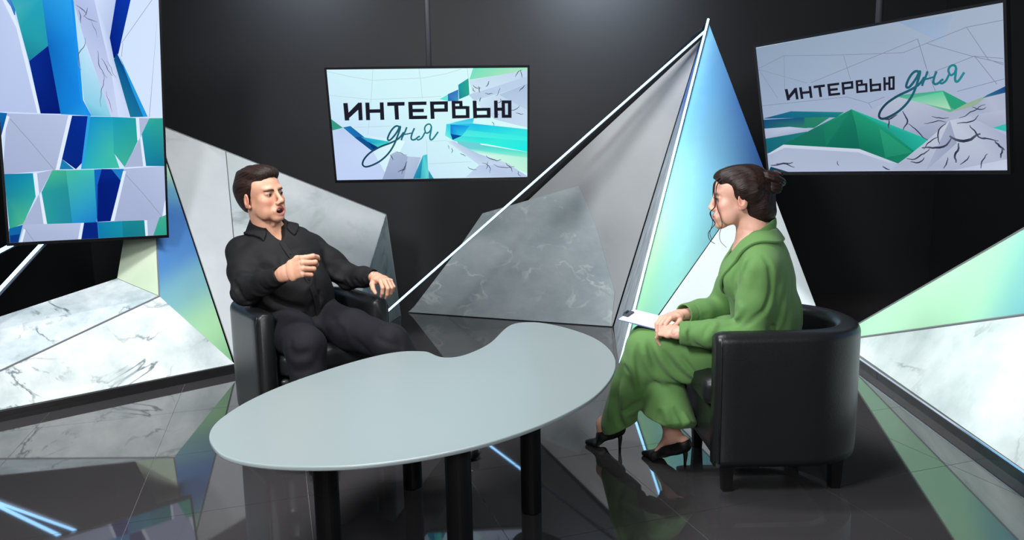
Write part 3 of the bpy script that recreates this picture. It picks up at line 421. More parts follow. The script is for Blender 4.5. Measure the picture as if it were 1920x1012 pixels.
CAMP = (0, 0, 1.2)
A0 = V((-2.026, 4.13, .486)); PC = V((-1.665, 4.235, .0)); KK = V((-2.348, 4.292, .57))
d_seam = (V((-2.583, 3.491, .215)) - A0); d_base = (V((-2.528, 3.448, 0)) - V((-1.663, 4.244, 0)))
SE = A0 + d_seam * 1.32
BE = V((-1.663, 4.244, 0)) + d_base * 1.25
KE = KK + (V((-2.807, 3.778, .423)) - KK) * 1.55
off = V((-2.1, 4.1, 0))
lc = thing('faceted_set_piece', 'low faceted set piece with white marble faces under the portrait screen', 'set piece', off)
up5 = V((0, 0, .052))
prism('marble_panel', [A0, PC + V((.005, -.01, .052)), BE + up5, SE], .012, CAMP, marble_l, lc, off)
prism('marble_panel', [KK, A0, SE, KE], .012, (-2, 3, 3), marble_t, lc, off)
LD = V((-.249, .578, .777))
APEX = V((-2.352, 4.925, 1.512))
cream = blend_print([((-2.2, 4.22, .52), (196, 214, 184)), ((-2.3, 4.3, .6), (206, 222, 196)), ((-2.25, 4.4, .75), (224, 236, 208)), ((-2.36, 4.45, .85), (190, 208, 196)), ((-2.15, 4.4, .85), (214, 228, 204)), ((-2.2, 4.6, 1.1), (200, 220, 200))], 2.5)
prism('cream_panel', [KK, A0, A0 + LD * 1.0, KK + (V((-2.37, 4.49, .87)) - KK) * 1.75], .012, (-3.0, 2, 1.0), print_m, lc, off, uvcol=cream)
_bw = (APEX - PC).normalized(); _bl = (APEX - PC).length
_br = ramp([(0, (118, 172, 124)), (.2, (160, 206, 160)), (.36, (116, 166, 176)), (.48, (74, 124, 180)), (.60, (66, 114, 178)), (.70, (100, 156, 184)), (.80, (176, 214, 182)), (1, (196, 226, 170))])
def bluep(q):
    w = (q - PC).dot(_bw); side = (q - PC - _bw * w).length
    return tuple(_br(w / _bl + (.30 * side if w / _bl < .55 else 0)))
prism('blue_green_panel', [A0, PC + V((0, 0, .02)), APEX, A0 + LD * 1.0], .012, (-.5, 2.5, 1.2), print_m, lc, off, uvcol=bluep)
edge_strip([SE, A0], .005, lc, off); edge_strip([A0, A0 + LD * .95], .004, lc, off)
# black plinth strip under the marble
bm = bmesh.new()
p0, p1 = V((-1.65, 4.225, 0)), BE + V((.012, -.012, 0))
dn = (p1 - p0).normalized(); nn = V((dn.y, -dn.x, 0)); nn = nn if nn.y < 0 else -nn
for z0, z1, o_ in ((0.0, .024, .014), (.024, .05, .004)):
    q = [p0 + nn * o_, p1 + nn * o_, p1 - nn * .03, p0 - nn * .03 + dn * .02]
    vb = [bm.verts.new((*a.xy, z0)) for a in q]; vt = [bm.verts.new((*a.xy, z1)) for a in q]
    bm.faces.new(vb[::-1]); bm.faces.new(vt)
    for i in range(4): bm.faces.new((vb[i], vb[(i + 1) % 4], vt[(i + 1) % 4], vt[i]))
bm_obj('plinth', bm, plinth_m, lc, off=off)

# gray concrete wedge behind the man
G1 = V((-0.939, 5.5, .838)); FLD = V((.78, .626, 0)); PF = PC + FLD * .70; NF = V((-.905, 5.78, 0))
off = V((-1.5, 5.0, 0))
gw = thing('concrete_wedge', 'large pale grey concrete-look wedge behind the man in black', 'set piece', off)
def gp(a, b): return a.lerp(b, .0)
topm = APEX.lerp(G1, .283); botm = PC.lerp(PF, .02) 
PCg = PC + V((.012, .012, 0))
prism('concrete_panel', [APEX + V((.006, .006, 0)), PCg, PCg + FLD * .045, topm], .014, (0, 2, 2.2), concrete_m, gw, off, .0025)
concrete_v = stone_mat('pale concrete print with green veins', (184, 188, 190), (98, 114, 114), (158, 168, 169), 1.5, 0.05, .6, 0.5, 1.5, seed=8.2)
prism('concrete_panel', [topm + (G1 - topm).normalized() * .004, PCg + FLD * .05, PF, G1], .014, (0, 2, 2.2), concrete_v, gw, off, .0025)
prism('veined_panel', [G1, PF + V((.004, .004, 0)), NF], .014, (0, 2, 2.2), greenmarble, gw, off, .0025)
prism('back_panel', [APEX + V((.0, .02, 0)), G1 + V((0, .02, 0)), NF + V((-.01, .02, 0)), V((-2.1, 5.2, 0))], .012, (-1, 7, 1), plinth_m, gw, off, 0)
edge_strip([APEX, G1], .004, gw, off); edge_strip([G1, NF], .004, gw, off)

# ------------------------------------------------------------------ tall pyramid
A = V((1.34, 5.05, 2.111)); SS = V((2.013, 4.481, 0)); Q = V((.616, 4.143, 0)); MI = V((.726, 5.231, 0)); BL = V((-.864, 5.905, 0)); AL = V((1.30, 5.08, 2.0))
off = V((.9, 4.9, 0))
py = thing('tall_pyramid', 'tall pointed stage pyramid with slate, blue and white faces and glowing edges', 'set piece', off)
prism('stone_panel', [AL, BL + V((0, 0, .004)), MI + V((0, 0, .004))], .014, CAMP, concrete_d, py, off, .0025)
prism('slate_panel', [(-.845, 5.897, .006), (-.41, 5.738, .554), (-.219, 5.67, .821), (.5, 5.375, 1.029), (.627, 5.306, .712), (.745, 5.232, .257), (.72, 5.233, .006)], .004, CAMP, slate_m, py, off, .001, lift=.004)
_sr = ramp([(0, (70, 125, 215)), (.22, (70, 120, 210)), (.34, (150, 170, 190)), (.5, (176, 188, 196)), (1, (170, 178, 184))])
streak_m = attr_mat('streaked blue grey stone print', .45, .45, mottled=.42, mscale=9, stretch=(2.4, 2.4, .22))
prism('streaked_panel', [A + V((-.015, 0, -.02)), MI + V((.01, -.004, .002)), Q + V((0, 0, .002))], .014, (-1, 3, 1), streak_m, py, off, .0025, uvcol=lambda q: tuple(_sr((A.z - q.z) / A.z)))
DV = A.lerp(SS, .456)
_e1, _e2 = Q - A, DV - A
_m = Matrix(((_e1.dot(_e1), _e1.dot(_e2)), (_e1.dot(_e2), _e2.dot(_e2)))).inverted()
_lr = ramp([(0, (150, 215, 248)), (.3, (140, 215, 246)), (.5, (160, 232, 220)), (.68, (178, 230, 172)), (.85, (150, 208, 160)), (1, (120, 190, 150))])
_mr = ramp([(0, (150, 214, 248)), (.3, (128, 200, 242)), (.6, (146, 216, 234)), (.85, (150, 220, 218)), (1, (148, 216, 204))])
_rr = ramp([(0, (130, 196, 238)), (.3, (92, 148, 204)), (.6, (74, 120, 182)), (1, (52, 92, 156))])
def bl_p(q):
    d = q - A; s_, t_ = _m @ V((d.dot(_e1), d.dot(_e2)))
    r_ = max(1e-4, s_ + t_); u_ = min(1, max(0, t_ / r_))
    if u_ < .4: k = u_ / .4; k = k * k * (3 - 2 * k); return tuple(_lr(r_).lerp(_mr(r_), k))
    k = (u_ - .4) / .6; return tuple(_mr(r_).lerp(_rr(r_), k ** .8))
prism('blue_green_panel', [A, Q + V((.012, .004, .006)), DV], .014, (2, 2, 1), print_m, py, off, .0025, uvcol=bl_p)
white_m = stone_mat('plain white print', (226, 234, 236), (190, 200, 204), (212, 222, 226), .8, .02, .2, .4, 1.0, seed=6.0)
prism('white_panel', [DV + (SS - A).normalized() * .006, Q + V((.02, .006, .002)), SS], .014, (2, 2, 1), white_m, py, off, .0025)
prism('rear_panel', [A + V((.0, .02, 0)), SS + V((0, .02, 0)), V((1.2, 5.9, 0)), BL + V((0, .03, 0))], .01, (1.5, 7, 1), plinth_m, py, off, 0)
led_m = emat('white blue led', (0.28, 0.60, 1.0), 7.0)
chan_m = pmat('aluminium led channel', (120, 130, 145), .35, metal=.8)
def led(pts, parent, off, rad=.009):
    P = [V(p) for p in pts]
    bm = bmesh.new(); tube_bm(bm, P, rad, 8)
    a = bm_obj('led_strip', bm, led_m, parent, smooth=True, off=off)
    back = V((.004, .012, -.002))
    bm = bmesh.new(); tube_bm(bm, [p + back for p in P], rad * 1.25, 6)
    bm_obj('led_channel', bm, chan_m, parent, off=off)
    return a
led([Q + V((-.004, -.014, .004)), A + V((-.004, -.016, .012))], py, off, .0072)
led([(-1.112, 4.926, .0), (1.314, 5.03, 2.046)], py, off, .0068)
# added black plate below the upper strip, hides its reflection in the floor
bm = bmesh.new()
_a, _b = V((.065, 4.976, .993)), V((1.305, 5.03, 2.038))
_u = V((.645, 0, -.765)) * .0078
for k_ in (0,):
    q0 = [_a + _u, _b + _u, _b + _u + V((0, -.052, .004)), _a + _u + V((0, -.052, .004))]
    t_ = V((.645, 0, -.765)) * .002
    va = [bm.verts.new(p) for p in q0]; vb_ = [bm.verts.new(p + t_) for p in q0]
    bm.faces.new(va); bm.faces.new(vb_[::-1])
    for i in range(4): bm.faces.new((va[i], vb_[i], vb_[(i + 1) % 4], va[(i + 1) % 4]))
bm_obj('led_reflection_shield', bm, plinth_m, py, off=off)

# ------------------------------------------------------------------ right set piece
T = V((2.055, 4.67, 0))
yb = 1.95
BR = V((1.82, yb, 0)); MR = V((2.404, yb, .888)); TR_ = V((2.38, yb, 1.592))
off = V((2.1, 3.2, 0))
rc = thing('faceted_set_piece', 'bright marble and pale green set piece at the right edge behind the woman', 'set piece', off)
z05 = V((.0, 0, .05))
prism('marble_panel', [T, BR + z05, MR], .012, CAMP, marble_r, rc, off)
_gr = ramp([(2.6, (60, 105, 190)), (3.0, (80, 145, 196)), (3.2, (124, 194, 190)), (3.5, (172, 230, 188)), (3.9, (190, 244, 202)), (4.67, (176, 234, 192))])
def grp(q): return tuple(_gr(q.y + .45 * max(0, q.z - (.153 + (4.177 - q.y) * .33))))
prism('green_panel', [T + V((0, 0, .006)), MR + V((0, 0, .004)), TR_], .012, (0.5, 2.5, 1.0), print_m, rc, off, uvcol=grp)
prism('back_panel', [T + V((.03, .0, 0)), TR_ + V((.02, 0, 0)), V((2.75, yb, 0))], .01, (4, 4, 1), plinth_m, rc, off, 0)
edge_strip([T, MR], .007, rc, off); edge_strip([T, TR_], .004, rc, off)
bm = bmesh.new()
q = [T + V((-.012, 0, 0)), BR + V((-.014, 0, 0)), BR + V((.03, 0, 0)), T + V((.02, -.05, 0))]
vb = [bm.verts.new((*a.xy, 0)) for a in q]; vt = [bm.verts.new((*a.xy, .045)) for a in q]
bm.faces.new(vb[::-1]); bm.faces.new(vt)
for i in range(4): bm.faces.new((vb[i], vb[(i + 1) % 4], vt[(i + 1) % 4], vt[i]))
bm_obj('plinth', bm, pmat('glossy black plinth', (16, 16, 20), .12, spec=.6), rc, off=off)
bm = bmesh.new(); tube_bm(bm, [T.lerp(BR, .12) + V((-.012, 0, .047)), BR + V((-.014, 0, .047))], .006, 6)
bm_obj('chrome_trim', bm, pmat('chrome trim', (215, 220, 235), .12, metal=1.0), rc, off=off)

# ------------------------------------------------------------------ led tubes at the left
def led_thing(pts, label):
    o = thing('led_tube', label, 'light strip', pts[0], group='led tubes at the left wall')
    led(pts, o, V(pts[0]), .010)
led_thing(bez([(-2.86, 3.27, .17), (-2.69, 3.606, .505), (-2.61, 3.76, .66), (-2.534, 3.913, .812), (-2.47, 4.03, .93)], 4), 'slanted white led tube below the portrait screen, the longer one nearer the marble')
led_thing([(-3.24, 4.002, .575), (-2.894, 3.957, .73), (-2.649, 3.925, .84), (-2.5, 3.905, .907)], 'slanted white led tube at the left frame edge, the shorter one under the portrait screen')
# ------------------------------------------------------------------ screens
bezel_m = pmat('black glossy bezel', (14, 14, 17), .25, spec=.5)
casing_m = pmat('black plastic casing', (20, 20, 22), .5)
pole_m = pmat('dark grey painted pole', (62, 62, 68), .45, metal=.3)
pic_m = emat_attr('lit screen picture', 1.0)
dim_m = emat_attr('lit screen picture, dimmer', 1.0)

def tv(key, label, pole, bezel=.012, picmat=pic_m, cat='screen', line_rgb=(190, 208, 216), vein_rgb=(60, 64, 88), gain=(1, 1, 1), vw=1.2):
    D = TV[key]; w, h = D['w'], D['h']
    rot = Matrix((D['x'], D['y'], D['n'])).transposed()
    t = thing('wall_screen', label, cat, D['o'], rot)
    b = bezel
    bm = bmesh.new()
    # bezel ring around the picture
    o_ = [(-w / 2 - b, -h / 2 - b * 1.4), (w / 2 + b, -h / 2 - b * 1.4), (w / 2 + b, h / 2 + b), (-w / 2 - b, h / 2 + b)]
    i_ = [(-w / 2, -h / 2), (w / 2, -h / 2), (w / 2, h / 2), (-w / 2, h / 2)]
    of = [bm.verts.new((x, y, .004)) for x, y in o_]; inf = [bm.verts.new((x, y, .004)) for x, y in i_]
    ob = [bm.verts.new((x, y, -.03)) for x, y in o_]; ib = [bm.verts.new((x, y, -.002)) for x, y in i_]
    for k in range(4):
        l = (k + 1) % 4
        bm.faces.new((of[k], of[l], inf[l], inf[k])); bm.faces.new((of[k], ob[k], ob[l], of[l])); bm.faces.new((inf[k], inf[l], ib[l], ib[k]))
    bm.faces.new(ob)
    bm_obj('bezel', bm, bezel_m, t)
    bm = bmesh.new(); box(bm, (-w / 2 * .8, -h / 2 * .8, -.065), (w / 2 * .8, h / 2 * .8, -.0305))
    bmesh.ops.bevel(bm, geom=bm.edges[:], offset=.012, segments=1, affect='EDGES')
    bm_obj('rear_casing', bm, casing_m, t)
    # picture: flat polygons of light, each a hair above the last
    vs, fs, cs = [(-w / 2, -h / 2, 0), (w / 2, -h / 2, 0), (w / 2, h / 2, 0), (-w / 2, h / 2, 0)], [(0, 1, 2, 3)], [lin((200, 210, 230))] * 4
    z = 0
    for P in D['polys']:
        z += 0.00004; k = len(vs)
        vs += [(p[0] / 1000, p[1] / 1000, z) for p in P]; cs += [tuple(c * g_ for c, g_ in zip(lin(p[2:5]), gain)) for p in P]
        fs.append(tuple(range(k, k + len(P))))
    def stroke(P, wd, z, rgb, taper=False):
        rgb = rgb if callable(rgb) else (lambda t_, c=rgb: c)
        n = len(P)
        L_ = []
        for i in range(n):
            a, c = V(P[max(i - 1, 0)]), V(P[min(i + 1, n - 1)])
            d = (c - a).normalized(); nn = V((-d.y, d.x))
            f = (0.5 + .5 * math.sin(PI * (i + .3) / (n - .4))) if taper else 1
            L_.append((V(P[i]) + nn * wd * .5 * f, V(P[i]) - nn * wd * .5 * f))
        for i in range(n - 1):
            k = len(vs)
            vs.extend([(*L_[i][0], z), (*L_[i][1], z), (*L_[i + 1][1], z), (*L_[i + 1][0], z)])
            cs.extend([lin(rgb(i / (n - 1)))] * 2 + [lin(rgb((i + 1) / (n - 1)))] * 2)
            fs.append((k, k + 1, k + 2, k + 3))
    for wd, P in D['lines']: stroke([(p[0] / 1000, p[1] / 1000) for p in P], wd / 1000, z + .00005, line_rgb)
    for wd, P in D['veins']: stroke([(p[0] / 1000, p[1] / 1000) for p in P], wd / 1000 * vw, z + .0001, lambda t_: tuple(c + 50 * abs(2 * t_ - 1) for c in vein_rgb), True)
    me = bpy.data.meshes.new('picture')
    lim = lambda v: (max(-w / 2, min(w / 2, v[0])), max(-h / 2, min(h / 2, v[1])), v[2])
    def put(name, vs, fs, cs):
        bmm = bmesh.new(); lay = bmm.verts.layers.float_color.new('Col')
        B = []
        for v, c in zip(vs, cs):
            q = bmm.verts.new(lim(v)); q[lay] = (*c, 1); B.append(q)
        for f in fs:
            try:
                g = bmm.faces.new([B[i] for i in f])
                g.normal_update()
                if g.normal.z < 0: g.normal_flip()
            except ValueError: pass
        bmesh.ops.triangulate(bmm, faces=[g for g in bmm.faces if len(g.verts) > 3])
        mm = bpy.data.meshes.new(name); bmm.to_mesh(mm); bmm.free()
        return link(name, mm, picmat, t)
    put('picture', vs, fs, cs)
    if D['letters']:
        vs, fs, cs = [], [], []
        zz = z + .0004
        for i, P in enumerate(D['letters']):
            zz += .00002
            k = len(vs); vs += [(p[0] / 1000, p[1] / 1000, zz) for p in P]; cs += [lin((30, 31, 44))] * 4; fs.append((k, k + 1, k + 2, k + 3))
        put('title_letters', vs, fs, cs)
        vs, fs, cs = [], [], []
        allx = [p[0] for wd, P in D['script'] for p in P]; x0, x1 = min(allx), max(allx)
        for wd, P in D['script']:
            P = [tuple(p) for p in bez([(p[0] / 1000, p[1] / 1000) for p in P], 5)]
            n = len(P)
            g = lambda t_, P=P, n=n: (lambda a: tuple(c0 + (c1 - c0) * a for c0, c1 in zip((28, 60, 84), (40, 136, 146))))(min(1, max(0, (P[min(n - 1, int(t_ * (n - 1)))][0] * 1000 - x0) / (x1 - x0))))
            zz += .00003
            stroke(P, wd / 1000, zz, g)
        put('title_script', vs, fs, cs)
    # mount pole up to the ceiling
    if pole:
        bm = bmesh.new()
        o = V(D['o']); r3 = rot.to_3x3()
        back = o + r3 @ V((pole[0], pole[1], -.09))
        tube_bm(bm, [(back.x, back.y, back.z - .05), (back.x, back.y, ZC - .002)], pole[2], 12)
        inv = (Matrix.Translation(o) @ rot.to_4x4()).inverted()
        bmesh.ops.transform(bm, matrix=inv, verts=bm.verts)
        bm_obj('mount_pole', bm, pole_m, t, smooth=True)
        bm = bmesh.new(); box(bm, (pole[0] - .1, pole[1] - .12, -.1), (pole[0] + .1, pole[1] + .06, -.064))
        bm_obj('mount_bracket', bm, casing_m, t)
    return t
tv('mid', 'hanging screen with large two-line title above the man and the table', (0.0, .1, .016), gain=(.86, 1.03, 1.0))
tv('right', 'tilted hanging screen with mountain picture and one-line title, above the woman', (.0, .1, .016), picmat=dim_m, line_rgb=(128, 138, 158), vein_rgb=(44, 48, 70), gain=(.84, .90, .92))
tv('portrait', 'portrait screen with blue and grey facets and no title at the left edge', (.0, .3, .02), line_rgb=(150, 158, 180), vein_rgb=(96, 100, 126), vw=.7, gain=(.86, .93, 1.02))

# ------------------------------------------------------------------ table
TABLE = [(-0.811, 1.849), (-0.752, 1.753), (-0.706, 1.708), (-0.644, 1.674), (-0.565, 1.651), (-0.482, 1.642), (-0.39, 1.643), (-0.286, 1.666), (-0.181, 1.707), (-0.071, 1.77), (0.047, 1.869), (0.147, 1.982), (0.24, 2.119), (0.311, 2.289), (0.355, 2.46), (0.366, 2.629), (0.345, 2.803), (0.296, 2.943), (0.213, 3.08), (0.119, 3.174), (0.037, 3.182), (-0.014, 3.132), (-0.052, 2.995), (-0.086, 2.837), (-0.135, 2.717), (-0.199, 2.622), (-0.256, 2.61), (-0.293, 2.648), (-0.324, 2.697), (-0.36, 2.71), (-0.422, 2.712), (-0.5, 2.667), (-0.597, 2.559), (-0.69, 2.42), (-0.764, 2.284), (-0.813, 2.148), (-0.832, 2.038), (-0.835, 1.944)]
off = V((-.25, 2.25, 0))
tb = thing('coffee_table', 'pale grey-green kidney-shaped glass-topped coffee table on black legs', 'table', off)
def closed(pts, n):
    m_ = len(pts); out = []
    for i in range(m_):
        a, b, c, d = [np.array(pts[(i + k) % m_]) for k in (-1, 0, 1, 2)]
        for k in range(n):
            t_ = k / n
            out.append(tuple(.5 * ((2 * b) + (-a + c) * t_ + (2 * a - 5 * b + 4 * c - d) * t_ ** 2 + (-a + 3 * b - 3 * c + d) * t_ ** 3)))
    return out
out = closed(TABLE, 4)
for _ in range(2):
    out = [tuple(.25 * np.array(out[i - 1]) + .5 * np.array(out[i]) + .25 * np.array(out[(i + 1) % len(out)])) for i in range(len(out))]
def inset(P, d):
    n = len(P); R_ = []
    for i in range(n):
        t_ = (V(P[(i + 1) % n]) - V(P[i - 1])).normalized()
        R_.append(V(P[i]) + V((-t_.y, t_.x)) * d)
    return R_
bm = bmesh.new()
prof = [(.0035, .5), (.001, .499), (0, .4965), (0, .4915), (.001, .489), (.0035, .488)]
rings = [[bm.verts.new((p.x, p.y, z)) for p in inset(out, d)] for d, z in prof]
bm.faces.new(rings[0]); bm.faces.new(rings[-1][::-1])
n = len(out)
for a, b in zip(rings, rings[1:]):
    for i in range(n): bm.faces.new((a[i], a[(i + 1) % n], b[(i + 1) % n], b[i]))
glass_m = pmat('pale grey green frosted glass', (133, 144, 145), .30, spec=.45, noise=.03, scale=2.5)
bm_obj('table_top', bm, glass_m, tb, off=off)
blk_m = pmat('black satin metal', (15, 15, 16), .5, spec=.2)
for x, y in ((.052, 2.40), (-.39, 2.615), (-.545, 1.985), (-.155, 1.86)):
    bm = bmesh.new()
    pr = [(.034, 0.0), (.0355, .004), (.0355, .47), (.05, .474), (.05, .4878)]
    rs = [[bm.verts.new((x + r * math.cos(a), y + r * math.sin(a), z)) for a in [2 * PI * k / 28 for k in range(28)]] for r, z in pr]
    for a, b in zip(rs, rs[1:]):
        for k in range(28): bm.faces.new((a[k], a[(k + 1) % 28], b[(k + 1) % 28], b[k]))
    bm.faces.new(rs[0][::-1]); bm.faces.new(rs[-1])
    bm_obj('leg', bm, blk_m, tb, off=off)

# ------------------------------------------------------------------ tub armchairs
leather_m = pmat('black leather', (25, 26, 28), .38, spec=.42, noise=.15, scale=9, bump=.12, bscale=140)
cl_m = pmat('black leather cushion', (24, 25, 27), .42, spec=.4, noise=.15, scale=9, bump=.15, bscale=120)
wleg_m = pmat('black lacquered wood', (15, 14, 15), .35)
def rbox(bm, lo, hi, r, n=5, puff=0.0):
    """rounded box"""
    c = (V(lo) + V(hi)) / 2; hs = (V(hi) - V(lo)) / 2
    res = bmesh.ops.create_cube(bm, size=2)
    vs = res['verts']
    es = list({e for v in vs for e in v.link_edges})
    bmesh.ops.subdivide_edges(bm, edges=es, cuts=2 * n, use_grid_fill=True)
    vs = [v for v in bm.verts if v.tag is False]
    for v in vs:
        p = v.co
        q = V([0, 0, 0])
        # spread grid so that the outer cells sit in the rounding
        co = []
        for i in range(3):
            s = p[i]
            co.append(s * hs[i])
        inner = V([max(-(hs[i] - r), min(hs[i] - r, co[i])) for i in range(3)])
        dv = V(co) - inner
        if dv.length > 1e-9:
            # map cube shell on to sphere of radius r
            m_ = max(abs(k) for k in dv)
            dv = dv.normalized() * m_ if dv.length else dv
        w = inner + dv
        if puff and p.z > .99:
            w.z += puff * max(0, 1 - (p.x ** 4)) * max(0, 1 - (p.y ** 4))
        v.co = c + w; v.tag = True

def tub_chair(loc, rz, label):
    t = thing('tub_armchair', label, 'armchair', loc, Matrix.Rotation(rz, 3, 'Z'), 'black leather tub armchairs')
    # plan path of the shell centre line: front of right arm, round the back, to front of left arm (chair faces +x)
    hw, dep, straight, tk = .262, .585, -.30, .088
    path = []
    N = 40
    for i in range(9): path.append((-.02 + (straight + .02) * i / 8, -hw))
    for i in range(1, N):
        a = PI * i / N
        path.append((straight - (dep - .044 + straight) * math.sin(a) ** .9, -hw * math.cos(a)))
    for i in range(9): path.append((straight + (-.02 - straight) * i / 8, hw))
    bm = bmesh.new()
    # cross-section: thickness direction u (outward +), height z
    def section(sc, zlo=.125, ztop=.605):
        ht = tk / 2 * sc; r = .034 * sc
        pts = []
        for a in np.linspace(0, PI / 2, 6): pts.append((ht - r + r * math.cos(a), ztop - r * (1 if sc > .99 else 1) + r * math.sin(a) - (1 - sc) * .03))
        for a in np.linspace(PI / 2, PI, 6): pts.append((-ht + r + r * math.cos(a), ztop - r + r * math.sin(a) - (1 - sc) * .03))
        pts += [(-ht, .45), (-ht, .3), (-ht * .96, .15), (-ht * .9, zlo), (ht * .86, zlo), (ht * .93, .15), (ht * .985, .3), (ht, .45)]
        return pts
    rings = []
    M_ = len(path)
    def tang(i):
        a, b = path[max(i - 1, 0)], path[min(i + 1, M_ - 1)]
        return (V(b) - V(a)).normalized()
    def ring(i, sc, shift=0.0):
        d = tang(i); nrm = V((d.y, -d.x))
        # outward: away from the seat
        p = V(path[i]) + d * shift
        return [bm.verts.new((p.x + nrm.x * u, p.y + nrm.y * u, z)) for u, z in section(sc)]
    ends = [(.62, .034), (.82, .026), (.94, .014)]
    for sc, sh in ends: rings.append(ring(0, sc, -sh))
    for i in range(M_): rings.append(ring(i, 1.0))
    for sc, sh in reversed(ends): rings.append(ring(M_ - 1, sc, sh))
    k = len(rings[0])
    for a, b in zip(rings, rings[1:]):
        for j in range(k): bm.faces.new((a[j], a[(j + 1) % k], b[(j + 1) % k], b[j]))
    bm.faces.new(rings[0]); bm.faces.new(rings[-1][::-1])
    bm_obj('shell', bm, leather_m, t, smooth=True)
    # piping on the front edges
    for sgn in (-1, 1):
        bm = bmesh.new()
        y_ = sgn * hw
        tube_bm(bm, [(-.001, y_ + sgn * .0375, .14), (-.001, y_ + sgn * .0405, .3), (-.001, y_ + sgn * .0405, .56), (-.003, y_ + sgn * .034, .586), (-.006, y_ + sgn * .018, .5985)], .0035, 6)
        bm_obj('piping', bm, leather_m, t, smooth=True)
    bm = bmesh.new(); rbox(bm, (-.46, -hw + .047, .125), (.0, hw - .047, .31), .02)
    bm_obj('seat_base', bm, leather_m, t, smooth=True)
    bm = bmesh.new(); rbox(bm, (-.47, -hw + .048, .312), (.03, hw - .048, .42), .035, puff=.012)
    bm_obj('seat_cushion', bm, cl_m, t, smooth=True)
    for sx, sy in ((-.055, -.21), (-.055, .21), (-.455, -.2), (-.455, .2)):
        bm = bmesh.new()
        a, b = .023, .017
        vt = [bm.verts.new((sx + i * a, sy + j * a, .1255)) for i, j in ((-1, -1), (1, -1), (1, 1), (-1, 1))]
        vb = [bm.verts.new((sx + i * b, sy + j * b, 0)) for i, j in ((-1, -1), (1, -1), (1, 1), (-1, 1))]
        bm.faces.new(vt); bm.faces.new(vb[::-1])
        for q in range(4): bm.faces.new((vb[q], vb[(q + 1) % 4], vt[(q + 1) % 4], vt[q]))
        bm_obj('leg', bm, wleg_m, t)
    return t
tub_chair((.715, 2.745, 0), PI, 'black leather tub armchair the woman in green sits in')
tub_chair((-.82, 3.135, 0), math.atan2(-.8, .6), 'black leather tub armchair the man in black sits in')
# ------------------------------------------------------------------ bodies: smooth blended solids turned into meshes
F32 = np.float32
def nv(v):
    v = np.array(v, float); return v / np.linalg.norm(v)
class Prim:
    pass
def cone(a, b, ra, rb, k=.01, op='u'):
    p = Prim(); p.a, p.b, p.ra, p.rb, p.k, p.op = np.array(a, F32), np.array(b, F32), ra, rb, k, op
    m = max(ra, rb) + k; p.lo = np.minimum(p.a, p.b) - m; p.hi = np.maximum(p.a, p.b) + m
    ab = p.b - p.a; L2 = float(ab @ ab) + 1e-12
    def f(P):
        q = P - p.a; t = np.clip(q @ ab / L2, 0, 1)
        return np.linalg.norm(q - t[..., None] * ab, axis=-1) - (ra + (rb - ra) * t)
    p.f = f; return p
def econe(a, b, wa, wb, lat, k=.02, op='u', cap=None):
    """elliptical cone: wa=(half width along lat, half depth) at a, wb at b"""
    p = Prim(); a = np.array(a, F32); b = np.array(b, F32); p.k, p.op = k, op
    z = b - a; L = float(np.linalg.norm(z)); z = z / L
    x = np.array(lat, F32); x = x - z * (x @ z); x /= np.linalg.norm(x); y = np.cross(z, x)
    m = max(*wa, *wb) + k; p.lo = np.minimum(a, b) - m; p.hi = np.maximum(a, b) + m
    def f(P):
        q = P - a; s = q @ z; t = np.clip(s / L, 0, 1)
        w = wa[0] + (wb[0] - wa[0]) * t; d = wa[1] + (wb[1] - wa[1]) * t
        mn = np.minimum(w, d); cz = mn if cap is None else cap
        over = (s - t * L) / cz
        r = np.sqrt(((q @ x) / w) ** 2 + ((q @ y) / d) ** 2 + over ** 2)
        return (r - 1) * mn
    p.f = f; return p
def ell(c, r, ax=None, k=.01, op='u'):
    """ellipsoid; ax = rows are its axes"""
    p = Prim(); c = np.array(c, F32); p.k, p.op = k, op; r = np.array(r, F32)
    A_ = np.eye(3, dtype=F32) if ax is None else np.array(ax, F32)
    m = float(r.max()) + k; p.lo = c - m; p.hi = c + m
    def f(P):
        q = (P - c) @ A_.T
        k0 = np.linalg.norm(q / r, axis=-1); k1 = np.linalg.norm(q / (r * r), axis=-1)
        return k0 * (k0 - 1) / np.maximum(k1, 1e-6)
    p.f = f; return p
def tubep(pts, rads, k=.008, op='u'):
    p = Prim(); P_ = [np.array(q, F32) for q in pts]; p.k, p.op = k, op
    rr = rads if isinstance(rads, (list, tuple)) else [rads] * len(P_)
    m = max(rr) + k; p.lo = np.min(P_, axis=0) - m; p.hi = np.max(P_, axis=0) + m
    def f(P):
        d = None
        for a, b, ra, rb in zip(P_, P_[1:], rr, rr[1:]):
            ab = b - a; q = P - a; t = np.clip(q @ ab / (float(ab @ ab) + 1e-12), 0, 1)
            e = np.linalg.norm(q - t[..., None] * ab, axis=-1) - (ra + (rb - ra) * t)
            d = e if d is None else np.minimum(d, e)
        return d
    p.f = f; return p
def plane(c, n, k=.004, op='i', lo=None, hi=None):
    """keep the side the normal points away from; lo/hi limit the cut to a box"""
    p = Prim(); c = np.array(c, F32); n = np.array(nv(n), F32); p.k, p.op = k, op
    p.lo = np.array(lo if lo is not None else (-99, -99, -99), F32); p.hi = np.array(hi if hi is not None else (99, 99, 99), F32)
    p.box = lo is not None
    p.f = lambda P: (P - c) @ n
    return p
